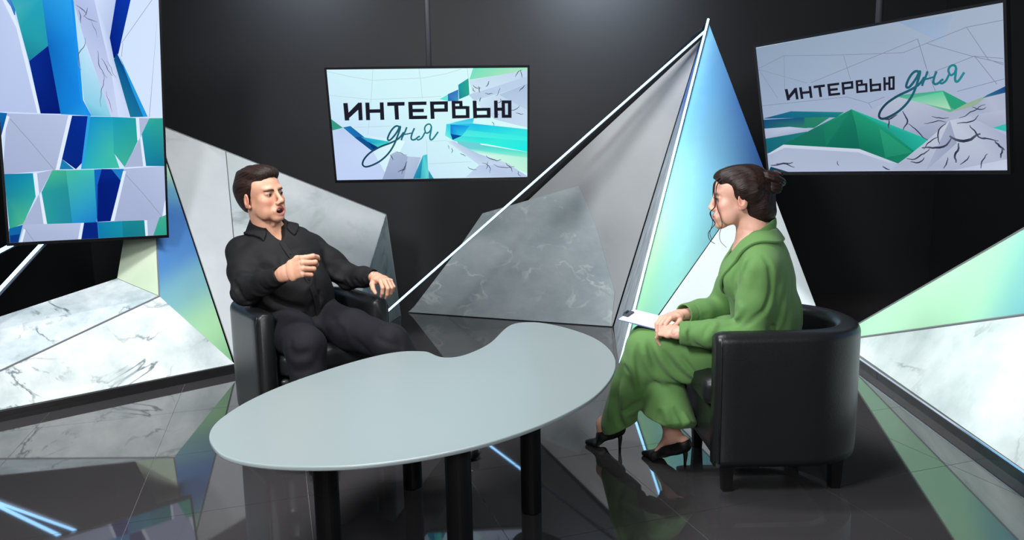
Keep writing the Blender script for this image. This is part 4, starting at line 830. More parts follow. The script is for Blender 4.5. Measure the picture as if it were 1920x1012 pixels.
def fold(pts, amp, w, prims=None, ends=.35):
    """a soft ridge (amp>0) or crease (amp<0) along pts, laid on the surface of prims"""
    Q = np.array(bez(pts, 3), F32)
    if prims is not None:
        for _ in range(4):
            e = 2e-3
            ev = lambda X: eval_all(prims, X)
            d = ev(Q); g = np.stack([ev(Q + np.eye(3, dtype=F32)[i] * F32(e)) - ev(Q - np.eye(3, dtype=F32)[i] * F32(e)) for i in range(3)], -1) / (2 * e)
            Q = (Q - np.clip(d, -.06, .06)[:, None] * g / np.maximum((g * g).sum(-1, keepdims=True), .2)).astype(F32)
    n = len(Q); p = Prim(); p.op = 'f'; p.k = w
    p.lo = Q.min(0) - 2.6 * w; p.hi = Q.max(0) + 2.6 * w
    tt = np.linspace(0, 1, n); env = np.clip(np.minimum(tt, 1 - tt) / ends, 0, 1); env = env * env * (3 - 2 * env)
    def f(P):
        best = np.full(P.shape[:-1], 9., F32); bt = np.zeros(P.shape[:-1], F32)
        for i in range(n - 1):
            a, b = Q[i], Q[i + 1]; ab = b - a; q = P - a; t = np.clip(q @ ab / (float(ab @ ab) + 1e-12), 0, 1)
            e = ((q - t[..., None] * ab) ** 2).sum(-1); m = e < best
            best = np.where(m, e, best); bt = np.where(m, env[i] + (env[i + 1] - env[i]) * t, bt)
        return amp * bt * np.exp(-best / (w * w))
    p.f = f; return p
def band(prims, pts, hw, out=.0045, th=.0048, k=.004):
    """a strip of cloth lying on the surface of prims along pts (collar, lapel, placket)"""
    Q = np.array(bez(pts, 3), F32); n = len(Q)
    hh = np.interp(np.linspace(0, 1, n), np.linspace(0, 1, len(hw)), hw).astype(F32)
    p = Prim(); p.op = 'u'; p.k = k; m = float(hh.max()) + .03
    p.lo = Q.min(0) - m; p.hi = Q.max(0) + m
    def f(P):
        best = np.full(P.shape[:-1], 9., F32)
        for i in range(n - 1):
            a, b = Q[i], Q[i + 1]; ab = b - a; q = P - a; t = np.clip(q @ ab / (float(ab @ ab) + 1e-12), 0, 1)
            e = np.sqrt(((q - t[..., None] * ab) ** 2).sum(-1)) - (hh[i] + (hh[i + 1] - hh[i]) * t)
            best = np.minimum(best, e)
        d = eval_all(prims, P)
        a = np.abs(d - out) - th; h_ = np.clip(.5 - .5 * (a - best) / .003, 0, 1)
        return best + (a - best) * (1 - h_) + .003 * h_ * (1 - h_)
    p.f = f; return p
def on_surf(prims, pts, lift=0.0):
    Q = np.array(pts, F32)
    for _ in range(6):
        e = F32(2e-3); d = eval_all(prims, Q)
        g = np.stack([eval_all(prims, Q + np.eye(3, dtype=F32)[i] * e) - eval_all(prims, Q - np.eye(3, dtype=F32)[i] * e) for i in range(3)], -1) / (2 * e)
        Q = (Q - np.clip(d, -.06, .06)[:, None] * g / np.maximum((g * g).sum(-1, keepdims=True), .2)).astype(F32)
    g = g / np.linalg.norm(g, axis=-1, keepdims=True)
    return Q + g * lift, g
def eval_all(prims, X):
    d = np.full(X.shape[:-1], .5, F32)
    for p in prims: d = comb(d, p.f(X).astype(F32), p)
    return d
def warp(prim, fn):
    g = prim.f; prim.f = lambda P: g(P) + fn(P); return prim
def comb(d, e, p):
    k = p.k
    if p.op == 'f': return d - e
    if p.op == 'u':
        h = np.clip(.5 + .5 * (d - e) / k, 0, 1); return d + (e - d) * h - k * h * (1 - h)
    if p.op == 's': e = -e
    h = np.clip(.5 - .5 * (d - e) / k, 0, 1); return d + (e - d) * h + k * h * (1 - h)
def surf(prims, h, disp=None):
    us = [p for p in prims if p.op == 'u']
    lo = np.min([p.lo for p in us], axis=0) - 3 * h; hi = np.max([p.hi for p in us], axis=0) + 3 * h
    B = 8
    nb = np.ceil((hi - lo) / (h * B)).astype(int) + 1
    n = nb * B
    ii = np.stack(np.meshgrid(*[np.arange(k) for k in nb], indexing='ij'), -1).reshape(-1, 3)
    cen = (lo + (ii + .5) * B * h - h * .5).astype(F32)
    def evalp(P, blo, bhi):
        d = np.full(P.shape[:-1], .5, F32)
        for p in prims:
            if p.op == 'i' and getattr(p, 'box', False):
                m = np.all((bhi > p.lo) & (blo < p.hi), axis=1)
            elif p.op == 'i':
                m = np.ones(len(P), bool)
            else:
                m = np.all((bhi > p.lo) & (blo < p.hi), axis=1)
            if not m.any(): continue
            Q = P[m]; e = p.f(Q).astype(F32)
            if p.op == 'i' and getattr(p, 'box', False):
                ins = np.all((Q > p.lo) & (Q < p.hi), axis=-1)
                e = np.where(ins, e, -1)
            d[m] = comb(d[m], e, p)
        return d
    half_ = B * h * .5
    dc = evalp(cen[:, None, :], cen - half_ * 2, cen + half_ * 2)[:, 0]
    act = np.abs(dc) < B * h * 1.25 + .012
    D = np.where(dc < 0, F32(-.1), F32(.1)).reshape(nb)
    D = np.repeat(np.repeat(np.repeat(D, B, 0), B, 1), B, 2)
    o3 = np.stack(np.meshgrid(*[np.arange(B)] * 3, indexing='ij'), -1).reshape(-1, 3)
    ai = ii[act]
    for s in range(0, len(ai), 1500):
        bi = ai[s:s + 1500]
        idx = bi[:, None, :] * B + o3[None]
        P = (lo + idx * h).astype(F32)
        d = evalp(P, P[:, 0] - h, P[:, -1] + h)
        if disp is not None: d = d + disp(P).astype(F32)
        D[idx[..., 0], idx[..., 1], idx[..., 2]] = d
    ins = D < 0
    c8 = [(a, b, c) for a in (0, 1) for b in (0, 1) for c in (0, 1)]
    sl = lambda A_, o: A_[o[0]:n[0] - 1 + o[0], o[1]:n[1] - 1 + o[1], o[2]:n[2] - 1 + o[2]]
    cnt = sum(sl(ins, o).astype(np.int8) for o in c8)
    ac = (cnt > 0) & (cnt < 8)
    ci = np.argwhere(ac)
    vid = np.full(ac.shape, -1, np.int32); vid[ac] = np.arange(len(ci))
    vals = {o: D[ci[:, 0] + o[0], ci[:, 1] + o[1], ci[:, 2] + o[2]] for o in c8}
    acc = np.zeros((len(ci), 3)); w = np.zeros(len(ci))
    for a in c8:
        for ax in range(3):
            if a[ax] == 0:
                b = list(a); b[ax] = 1; b = tuple(b)
                va, vb = vals[a], vals[b]
                m = (va < 0) != (vb < 0)
                t = np.where(m, va / np.where(m, va - vb, 1), 0)
                pos = np.array(a, float)[None] + np.zeros((len(ci), 3)); pos[:, ax] += t
                acc += pos * m[:, None]; w += m
    verts = lo + (ci + acc / w[:, None]) * h
    quads = []
    for ax in range(3):
        u, v = (ax + 1) % 3, (ax + 2) % 3
        s0 = [slice(1, n[k] - 1) for k in range(3)]; s1 = list(s0); s1[ax] = slice(2, n[ax])
        A_, Bq = ins[tuple(s0)], ins[tuple(s1)]
        for flip, m in ((False, A_ & ~Bq), (True, ~A_ & Bq)):
            e = np.argwhere(m) + 1
            if not len(e): continue
            du = np.zeros(3, int); du[u] = 1; dv = np.zeros(3, int); dv[v] = 1
            g = lambda c: vid[c[:, 0], c[:, 1], c[:, 2]]
            q = np.stack([g(e - du - dv), g(e - dv), g(e), g(e - du)], 1)
            quads.append(q[:, ::-1] if flip else q)
    quads = np.concatenate(quads); quads = quads[(quads >= 0).all(1)]
    return verts, quads
def np_mesh(name, parts, mat, parent=None, colfn=None, off=(0, 0, 0), smooth=True):
    """one mesh from several (verts, quads) pieces"""
    vs, qs, k = [], [], 0
    for v, q in parts:
        vs.append(v); qs.append(q + k); k += len(v)
    vs = np.concatenate(vs); qs = np.concatenate(qs)
    me = bpy.data.meshes.new(name)
    me.vertices.add(len(vs)); me.vertices.foreach_set('co', (vs - np.array(off)).astype(F32).ravel())
    me.loops.add(len(qs) * 4); me.loops.foreach_set('vertex_index', qs.astype(np.int32).ravel())
    me.polygons.add(len(qs)); me.polygons.foreach_set('loop_start', np.arange(0, len(qs) * 4, 4, dtype=np.int32))
    try: me.polygons.foreach_set('loop_total', np.full(len(qs), 4, np.int32))
    except Exception: pass
    me.update(calc_edges=True)
    if smooth: me.polygons.foreach_set('use_smooth', np.ones(len(qs), bool))
    if colfn is not None:
        a = me.color_attributes.new('Col', 'FLOAT_COLOR', 'POINT')
        c = np.ones((len(vs), 4), F32); c[:, :3] = colfn(vs); a.data.foreach_set('color', c.ravel())
    return link(name, me, mat, parent)

class Frame:
    """local axes x,y,z (rows) at origin o, scale s"""
    def __init__(self, o, x, z, s=1.0, left=True):
        self.o = np.array(o, float); self.x = nv(x); z = np.array(z, float); z = z - self.x * (z @ self.x); self.z = nv(z)
        self.y = np.cross(self.z, self.x) * (1 if left else -1); self.s = s
    def p(self, q): q = np.array(q, float) * self.s; return self.o + self.x * q[0] + self.y * q[1] + self.z * q[2]
    def d(self, q): return self.x * q[0] + self.y * q[1] + self.z * q[2]
    @property
    def ax(self): return np.array([self.x, self.y, self.z])
    def inv(self, P): return ((P - self.o) @ self.ax.T) / self.s

def hand(Fr, curls, thumb, spread=(6, 1, -4, -10), fore=None, fr=.026):
    """palm, four fingers of unequal length, thumb from the side of the palm. Fr.y points to the thumb side"""
    s = Fr.s; P = Fr.p; out = []
    lat = Fr.y
    out.append(econe(P((-.01, 0, 0)), P((.035, 0, .0)), (.0275 * s, .0205 * s), (.036 * s, .0165 * s), lat, k=.014 * s))
    out.append(econe(P((.03, .0, 0)), P((.082, .0, .0)), (.037 * s, .0165 * s), (.041 * s, .0135 * s), lat, k=.01 * s, cap=.008 * s))
    out.append(ell(P((.035, .024, -.010)), (.030 * s, .017 * s, .015 * s), Fr.ax, k=.008 * s))
    bases = [(.090, .0295, .001), (.094, .0100, .003), (.090, -.0105, .002), (.082, -.0295, -.001)]
    lens = [(.042, .025, .021), (.046, .029, .022), (.042, .027, .021), (.033, .020, .019)]
    rads = [.0092, .0095, .009, .0078]
    for b, L, r, (c1, c2, c3), sp in zip(bases, lens, rads, curls, spread):
        a0 = math.radians(sp); ang = 0; q = np.array(b); pts = [np.array((b[0] - .022, b[1] * .93, b[2] - .001)), q]
        for l, c in zip(L, (c1, c2, c3)):
            ang += math.radians(c)
            q = q + l * np.array((math.cos(ang) * math.cos(a0), math.cos(ang) * math.sin(a0), -math.sin(ang))); pts.append(q)
        rr = [r * .95, r * 1.12, r * 1.02, r * .93, r * .74]
        for i in range(len(pts) - 1):
            out.append(cone(P(pts[i]), P(pts[i + 1]), rr[i] * s, rr[i + 1] * s, k=.0022 * s if i else .006 * s))
        out.append(ell(P(pts[1]), (r * 1.15 * s, r * 1.0 * s, r * 1.1 * s), Fr.ax, k=.004 * s))
    T_ = [np.array(t) for t in thumb]
    rr = [.0135, .0125, .0105, .0078]
    for i in range(3): out.append(cone(P(T_[i]), P(T_[i + 1]), rr[i] * s, rr[i + 1] * s, k=.006 * s if i == 0 else .003 * s))
    if fore is not None:
        out.append(econe(P((.005, 0, 0)), fore, (.027 * s, .019 * s), (fr * 1.25, fr), lat, k=.012))
    return out

def head(Fr, male=True, mouth_open=0.0, lid=.0034):
    s = Fr.s; P = Fr.p; ax = Fr.ax
    def E(c, r, k=.012, op='u', a=None): return ell(P(c), np.array(r) * s, ax if a is None else a, k=k * s, op=op)
    def C(a, b, ra, rb, k=.01, op='u'): return cone(P(a), P(b), ra * s, rb * s, k=k * s, op=op)
    m = 1.0 if male else 0.0
    L = []
    L.append(E((-.012, 0, .040), (.098, .076, .080)))
    L.append(E((.030, 0, .030), (.058, .064, .070), .02))
    L.append(E((.036, 0, -.030), (.052, .058, .070), .02))
    L.append(econe(P((.0, 0, -.045)), P((.060, 0, -.092)), (.060 * s if male else .055 * s, .034 * s), (.030 * s if male else .022 * s, .022 * s), Fr.y, k=.025 * s))
    L.append(E((.074, 0, -.104), (.019, .023 + .004 * m, .017), .015))
    for sg in (-1, 1):
        L.append(E((.056, sg * .041, -.028), (.024, .022, .022), .02))
        L.append(E((.040, sg * .044, -.068), (.030, .020, .034), .02))
        L.append(E((.078, sg * .024, .022), (.015, .026, .008 + .001 * m), .014))
        L.append(E((.101, sg * .031, -.002), (.018, .018, .0125), .012, 's'))
        # eyelids
        L.append(E((.0755, sg * .032, .0005), (.0135, .0165, .0125), .006))
        L.append(E((.096, sg * .0325, -.0022), (.013, .0135, lid), .003, 's'))
        # nose wing
        L.append(E((.099, sg * .0125, -.043), (.011, .0075, .0075), .006))
        # ear
        tilt = Frame((0, 0, 0), Fr.d((1, sg * .35, -.15)), Fr.d((.25, 0, 1))).ax
        L.append(ell(P((-.010, sg * .077, -.012)), np.array((.018, .008, .031)) * s, tilt, k=.004 * s))
        L.append(ell(P((-.004, sg * .085, -.008)), np.array((.010, .006, .018)) * s, tilt, k=.004 * s, op='s'))
        L.append(E((-.004, sg * .074, -.038), (.008, .006, .009), .005))
    # nose
    nx = 0 if male else -.0035
    L.append(C((.088, 0, .012), (.108 + nx, 0, -.030), .0075, .0085, .012))
    L.append(E((.109 + nx, 0, -.037), (.0115, .0115, .0095), .008))
    for sg in (-1, 1): L.append(E((.106, sg * .0065, -.0485), (.006, .0035, .004), .003, 's'))
    # mouth
    zz = -.074
    L.append(E((.083, 0, zz), (.016, .030, .022), .016))
    if mouth_open:
        o = mouth_open
        L.append(tubep([P((.084, -.027, zz)), P((.0935, -.012, zz + .009 + o * .3)), P((.0945, 0, zz + .0078 + o * .3)), P((.0935, .012, zz + .009 + o * .3)), P((.084, .027, zz))], [.0028 * s, .0042 * s, .0046 * s, .0042 * s, .0028 * s], k=.004 * s))
        L.append(tubep([P((.084, -.026, zz - .002)), P((.0905, -.013, zz - .010 - o * .7)), P((.092, 0, zz - .012 - o * .7)), P((.0905, .013, zz - .010 - o * .7)), P((.084, .026, zz - .002))], [.0028 * s, .0050 * s, .0056 * s, .0050 * s, .0028 * s], k=.004 * s))
        L.append(E((.097, 0, zz - .001 - o * .2), (.024, .0215, .0052 + o * .55), .003, 's'))
    else:
        L.append(tubep([P((.089, -.023, zz)), P((.0975, -.008, zz + .0055)), P((.0975, 0, zz + .0045)), P((.0975, .008, zz + .0055)), P((.089, .023, zz))], [.0025 * s, .0048 * s, .0048 * s, .0048 * s, .0025 * s], k=.004 * s))
        L.append(tubep([P((.089, -.022, zz - .001)), P((.096, -.009, zz - .0075)), P((.0968, 0, zz - .008)), P((.096, .009, zz - .0075)), P((.089, .022, zz - .001))], [.0025 * s, .0056 * s, .006 * s, .0056 * s, .0025 * s], k=.004 * s))
        L.append(tubep([P((.094, -.024, zz)), P((.1035, 0, zz - .0012)), P((.094, .024, zz))], .0016 * s, k=.003 * s, op='s'))
    return L

def skin_cols(Fr, base, lip, ear=None, mouth_open=0.0, dark=None):
    b = np.array(lin(base)); l = np.array(lin(lip)); rosy = np.array(lin((min(255, base[0] + 4), base[1] - 22, base[2] - 16)))
    def f(v):
        q = Fr.inv(v); c = np.tile(b, (len(v), 1))
        def mixin(col, w): 
            nonlocal c
            w = np.clip(w, 0, 1)[:, None]; c = c * (1 - w) + col * w
        ck = np.exp(-(((q[:, 0] - .07) / .03) ** 2 + ((np.abs(q[:, 1]) - .042) / .022) ** 2 + ((q[:, 2] + .03) / .025) ** 2))
        mixin(rosy, ck * .55)
        er = np.exp(-(((q[:, 0] + .006) / .02) ** 2 + ((np.abs(q[:, 1]) - .082) / .012) ** 2 + ((q[:, 2] + .012) / .035) ** 2)); mixin(rosy, er * .7)
        ns = np.exp(-(((q[:, 0] - .112) / .015) ** 2 + (q[:, 1] / .014) ** 2 + ((q[:, 2] + .038) / .014) ** 2)); mixin(rosy, ns * .4)
        zz = -.075 - mouth_open * .2
        rr = np.sqrt((q[:, 1] / (.0245 + (.003 if mouth_open else 0))) ** 2 + ((q[:, 2] - zz) / (.0135 + mouth_open * .65)) ** 2)
        mixin(l, np.clip((1.05 - rr) / .18, 0, 1) * (q[:, 0] > .074))
        if mouth_open:
            cav = np.sqrt((q[:, 1] / .0205) ** 2 + ((q[:, 2] - zz) / (.0045 + mouth_open * .52)) ** 2)
            mixin(np.array(lin((60, 22, 22))), np.clip((1.0 - cav) / .15, 0, 1) * (q[:, 0] > .06) * (q[:, 0] < .0905))
        for sg in (-1, 1):
            ey = np.sqrt(((q[:, 1] - sg * .032) / .0165) ** 2 + ((q[:, 2] + .0015) / .0048) ** 2)
            mixin(np.array(lin((90, 58, 50))), np.clip((1.1 - ey) / .25, 0, 1) * (q[:, 0] > .07) * .8)
        if dark is not None:
            bd = np.exp(-(((q[:, 2] + .095) / .028) ** 2)) * (q[:, 0] > .0) * (q[:, 2] > -.14)
            mixin(np.array(lin(dark)), bd * .3)
        return c
    return f

def ribbon(name, path, wdir, hw, ht, mat, parent, off, smooth=True):
    """flattened strip along path; wdir[i] = direction of its width, hw half width, ht half thickness"""
    bm = bmesh.new(); rings = []
    n = len(path)
    for i in range(n):
        p = V(path[i]); d = (V(path[min(i + 1, n - 1)]) - V(path[max(i - 1, 0)])).normalized()
        w = V(wdir[i]); w = (w - d * w.dot(d)).normalized(); t_ = d.cross(w)
        h_ = hw[i] if isinstance(hw, (list, tuple)) else hw
        k_ = ht[i] if isinstance(ht, (list, tuple)) else ht
        rings.append([bm.verts.new(p + w * h_ * math.copysign(abs(math.cos(a)) ** .5, math.cos(a)) + t_ * k_ * math.copysign(abs(math.sin(a)) ** .7, math.sin(a))) for a in [2 * PI * (j + .5) / 12 for j in range(12)]])
    for a, b in zip(rings, rings[1:]):
        for j in range(12): bm.faces.new((a[j], a[(j + 1) % 12], b[(j + 1) % 12], b[j]))
    bm.faces.new(rings[0][::-1]); bm.faces.new(rings[-1])
    return bm_obj(name, bm, mat, parent, smooth=smooth, off=off)

def uvball(c, r, n=16):
    bm = bmesh.new(); bmesh.ops.create_uvsphere(bm, u_segments=n, v_segments=n // 2 + 2, radius=1)
    rr = V(r) if not isinstance(r, (int, float)) else V((r, r, r))
    for v in bm.verts: v.co = V((v.co.x * rr.x, v.co.y * rr.y, v.co.z * rr.z)) + V(c)
    return bm

def eye_pair(Fr, parent, off, gaze, iris=(70, 48, 34), lidr=.0118):
    for sg in (1, -1):
        c = Fr.p((.0775, sg * .032, -.0012)); g = nv(gaze); r = lidr * Fr.s
        bm = bmesh.new(); bmesh.ops.create_uvsphere(bm, u_segments=24, v_segments=16, radius=r)
        rot = V((0, 0, 1)).rotation_difference(V(g)).to_matrix().to_4x4()
        lay = bm.verts.layers.float_color.new('Col')
        for v in bm.verts:
            a = math.acos(max(-1, min(1, v.co.z / r)))
            c_ = lin((12, 10, 10)) if a < .26 else lin(iris) if a < .60 else lin((186, 176, 170))
            v[lay] = (*c_, 1)
        bmesh.ops.transform(bm, matrix=Matrix.Translation(V(c)) @ rot, verts=bm.verts)
        o = bm_obj('eye', bm, eye_m, parent, smooth=True, off=off)
def hair_mat(name, rgb, ang, rough=.45):
    """strands: noise drawn out along the combing direction"""
    m, nt, b = new_mat(name); N = nt.nodes; L = nt.links
    tc = N.new('ShaderNodeTexCoord'); r_ = N.new('ShaderNodeMapping'); r_.inputs['Rotation'].default_value = (0, .35, -ang)
    s_ = N.new('ShaderNodeMapping'); s_.inputs['Scale'].default_value = (9, 170, 120)
    n = N.new('ShaderNodeTexNoise'); n.inputs['Scale'].default_value = 1.0; n.inputs['Detail'].default_value = 5; n.inputs['Distortion'].default_value = .3
    L.new(tc.outputs['Object'], r_.inputs['Vector']); L.new(r_.outputs['Vector'], s_.inputs['Vector']); L.new(s_.outputs['Vector'], n.inputs['Vector'])
    cr = N.new('ShaderNodeValToRGB'); c = lin(rgb); cr.color_ramp.elements[0].position = .3; cr.color_ramp.elements[1].position = .72
    cr.color_ramp.elements[0].color = (*[k * .45 for k in c], 1); cr.color_ramp.elements[1].color = (*[k * 1.5 for k in c], 1)
    L.new(n.outputs['Fac'], cr.inputs['Fac']); L.new(cr.outputs['Color'], b.inputs['Base Color'])
    bp = N.new('ShaderNodeBump'); bp.inputs['Strength'].default_value = .9; bp.inputs['Distance'].default_value = .003
    L.new(n.outputs['Fac'], bp.inputs['Height']); L.new(bp.outputs['Normal'], b.inputs['Normal'])
    b.inputs['Roughness'].default_value = rough; b.inputs['Specular IOR Level'].default_value = .2
    return m
eye_m = attr_mat('eye', .15, .5)
# ------------------------------------------------------------------ the man
skin_m = attr_mat('skin', .48, .35, bump=.06, bscale=420, sss=.12, mottled=.05, mscale=30)
def fold_noise(scale, amp, seed=0, stretch=(1, 1, 1)):
    rs = np.random.RandomState(seed); ks = []
    for i in range(7):
        d = nv(rs.normal(size=3) * np.array(stretch)); ks.append((d * scale * rs.uniform(.6, 1.6), rs.uniform(0, 6.28)))
    def f(P):
        w = P + .012 * np.sin(P[..., [1, 2, 0]] * 31 + 1.3)
        t = 0
        for k_, ph in ks: t = t + np.sin(w @ np.array(k_, F32) + F32(ph))
        return -amp * np.abs(t / 3.2) ** 1.2 + amp * .4
    return f
MOFF = V((-.97, 3.3, 0))
ml = np.array((.8, .6, 0.)); mf = np.array((.6, -.8, 0.))
HIP = np.array((-.975, 3.305, .50)); NECK = np.array((-1.125, 3.395, .915))
SHR = np.array((-1.232, 3.325, .822)); SHL = np.array((-.972, 3.500, .812))
ELR = np.array((-1.155, 3.12, .672)); WRR = np.array((-.945, 2.98, .767))
ELL = np.array((-.79, 3.49, .672)); WRL = np.array((-.635, 3.355, .690))
KNR = np.array((-.84, 2.875, .485)); ANR = np.array((-.80, 2.80, .09))
KNL = np.array((-.525, 3.02, .455)); ANL = np.array((-.27, 3.00, .09))
HFm = Frame((-1.138, 3.352, 1.075), (math.cos(math.radians(-29)), math.sin(math.radians(-29)), .14), (-.16, .0, 1), 1.06)
hp = head(HFm, True, .010, .0024)
neckp = [econe(HFm.p((-.022, 0, -.055)), NECK + np.array((-.005, .005, -.01)), (.057, .058), (.064, .062), ml, k=.02), econe(NECK + np.array((0, 0, -.01)), NECK + np.array((.01, -.01, -.07)), (.07, .065), (.14, .085), ml, k=.03),
         ell(HFm.p((.03, 0, -.125)), (.012, .012, .014), k=.012)]
v_head = surf(hp + neckp, .0021)
hfR = Frame(WRR + np.array((.010, -.008, .004)), (.88, -.34, .34), (-.35, -.90, .30), 1.10)
hR = hand(hfR, [(42, 50, 28), (56, 66, 38), (64, 76, 42), (66, 78, 44)], [(.020, .026, -.012), (.048, .046, -.024), (.078, .042, -.036), (.100, .034, -.044)], fore=WRR + (ELR - WRR) * .35, fr=.028)
hfL = Frame(WRL + np.array((.008, -.01, 0)), (.62, -.78, -.10), (.05, .05, 1), .97, left=False)
hL = hand(hfL, [(34, 58, 30), (38, 58, 30), (42, 58, 30), (46, 58, 30)], [(.018, .028, -.010), (.044, .047, -.022), (.066, .052, -.040), (.084, .048, -.056)], spread=(10, 2, -6, -14), fore=WRL + (ELL - WRL) * .35, fr=.027)
rest = [econe(HIP, NECK + np.array((.0, 0, -.1)), (.14, .09), (.15, .085), ml, k=.03)]
for a, b in ((SHR, ELR), (SHL, ELL)): rest.append(cone(a, b, .042, .036, k=.02))
for a, b in ((ELR, WRR), (ELL, WRL)): rest.append(cone(a, b, .036, .026, k=.02))
for hp_, kn, an in ((HIP + (-ml) * .09, KNR, ANR), (HIP + ml * .09, KNL, ANL)):
    rest.append(cone(hp_, kn, .07, .05, k=.02)); rest.append(cone(kn, an + np.array((0, 0, .02)), .05, .036, k=.02))
    rest.append(econe(an + np.array((0, 0, -.02)), an + (kn - hp_) * .25 * np.array((1, 1, 0)) + np.array((0, 0, -.045)), (.03, .03), (.032, .022), ml, k=.02))
v_rest = surf(rest, .009)
man = np_mesh('person', [v_head, surf(hR, .0017), surf(hL, .0017), v_rest], skin_m, colfn=skin_cols(HFm, (198, 147, 122), (168, 102, 92), mouth_open=.010), off=MOFF)
man.location = MOFF
tag(man, 'man in a black shirt and trousers, seated and talking with one hand raised', 'person')
eye_pair(HFm, man, MOFF, HFm.d((1, .05, -.22)))
# teeth
bm = uvball((0, 0, 0), (1, 1, 1)); M4 = Matrix.Translation(V(HFm.p((.0785, 0, -.0700)))) @ Matrix(HFm.ax.T.tolist()).to_4x4() @ Matrix.Diagonal((.010, .015, .0035, 1))
bmesh.ops.transform(bm, matrix=M4, verts=bm.verts)
bm_obj('teeth', bm, pmat('teeth', (226, 220, 212), .3), man, smooth=True, off=MOFF)
# hair: a cap over the skull, longer on top, combed to the side
hair_m = hair_mat('dark brown hair', (40, 28, 24), math.radians(-29), .5)
def hl(c, r, k=.012, op='u'): return ell(HFm.p(c), np.array(r) * HFm.s, HFm.ax, k=k, op=op)
H = [hl((-.018, 0, .046), (.104, .081, .085)), hl((.020, 0, .092), (.072, .066, .038), .02), hl((.058, .006, .086), (.036, .056, .024), .018), hl((-.06, 0, .01), (.058, .07, .08), .03), hl((-.03, 0, .10), (.07, .06, .03), .02)]
# carve out the face and the sides below the hairline
H += [hl((.110, 0, -.012), (.062, .085, .088), .008, 's'), hl((.060, 0, -.062), (.074, .12, .082), .008, 's'),
      plane(HFm.p((-.02, 0, -.085)), HFm.d((.35, 0, -1)))]
for sg in (-1, 1):
    H.append(hl((-.004, sg * .088, -.022), (.024, .024, .034), .006, 's'))
    H.append(hl((.028, sg * .085, -.05), (.032, .03, .06), .008, 's'))
def hair_grain(Fr, amp, f1=150):
    def f(P):
        q = Fr.inv(P.reshape(-1, 3)).reshape(P.shape)
        ph = q[..., 1] * f1 + 30 * np.sin(q[..., 0] * 18 + 1) * .12 + q[..., 2] * 40
        return amp * (np.sin(ph) * .6 + .4 * np.sin(ph * 1.73 + 2))
    return f
np_mesh('hair', [surf(H, .0024, hair_grain(HFm, .0016))], hair_m, man, off=MOFF)
brow_m = pmat('dark brown brow', (58, 42, 36), .6)
for sg in (1, -1):
    pts, _n = on_surf(hp, bez([HFm.p((.0905, sg * .011, .0130)), HFm.p((.0925, sg * .022, .0160)), HFm.p((.0875, sg * .037, .0180)), HFm.p((.075, sg * .052, .0150))], 4), .0012)
    k_ = len(pts)
    bm = bmesh.new(); tube_bm(bm, pts, [.0030 + .0024 * math.sin(PI * (i / (k_ - 1)) ** .7) - .0015 * i / (k_ - 1) for i in range(k_)], 8); bm_obj('eyebrow', bm, brow_m, man, smooth=True, off=MOFF)
# shirt
shirt_m = pmat('black woven cotton', (17, 16, 18), .75, spec=.25, noise=.15, scale=30, bump=.12, bscale=500)
def spine(t): return HIP + (NECK - HIP) * t
up_t = nv(NECK - HIP)
ST = [econe(spine(-.05), spine(.3), (.178, .132), (.176, .142), ml, k=.03), econe(spine(.28), spine(.68), (.176, .142), (.195, .138), ml, k=.03), econe(spine(.64), spine(.80), (.195, .136), (.172, .105), ml, k=.04),
      econe(spine(.80), spine(.895), (.13, .085), (.092, .072), ml, k=.03),
      cone(spine(.81) - ml * .07, SHR, .060, .066, k=.03), cone(spine(.81) + ml * .07, SHL, .060, .064, k=.03)]
for a, b, c in ((SHR, ELR, WRR), (SHL, ELL, WRL)):
    ST += [cone(a, a + (b - a) * .5, .072, .068, k=.03), cone(a + (b - a) * .5, b, .068, .058, k=.03), cone(b, b + (c - b) * .55, .058, .050, k=.025), cone(b + (c - b) * .55, c + (b - c) * .06, .050, .038, k=.015)]
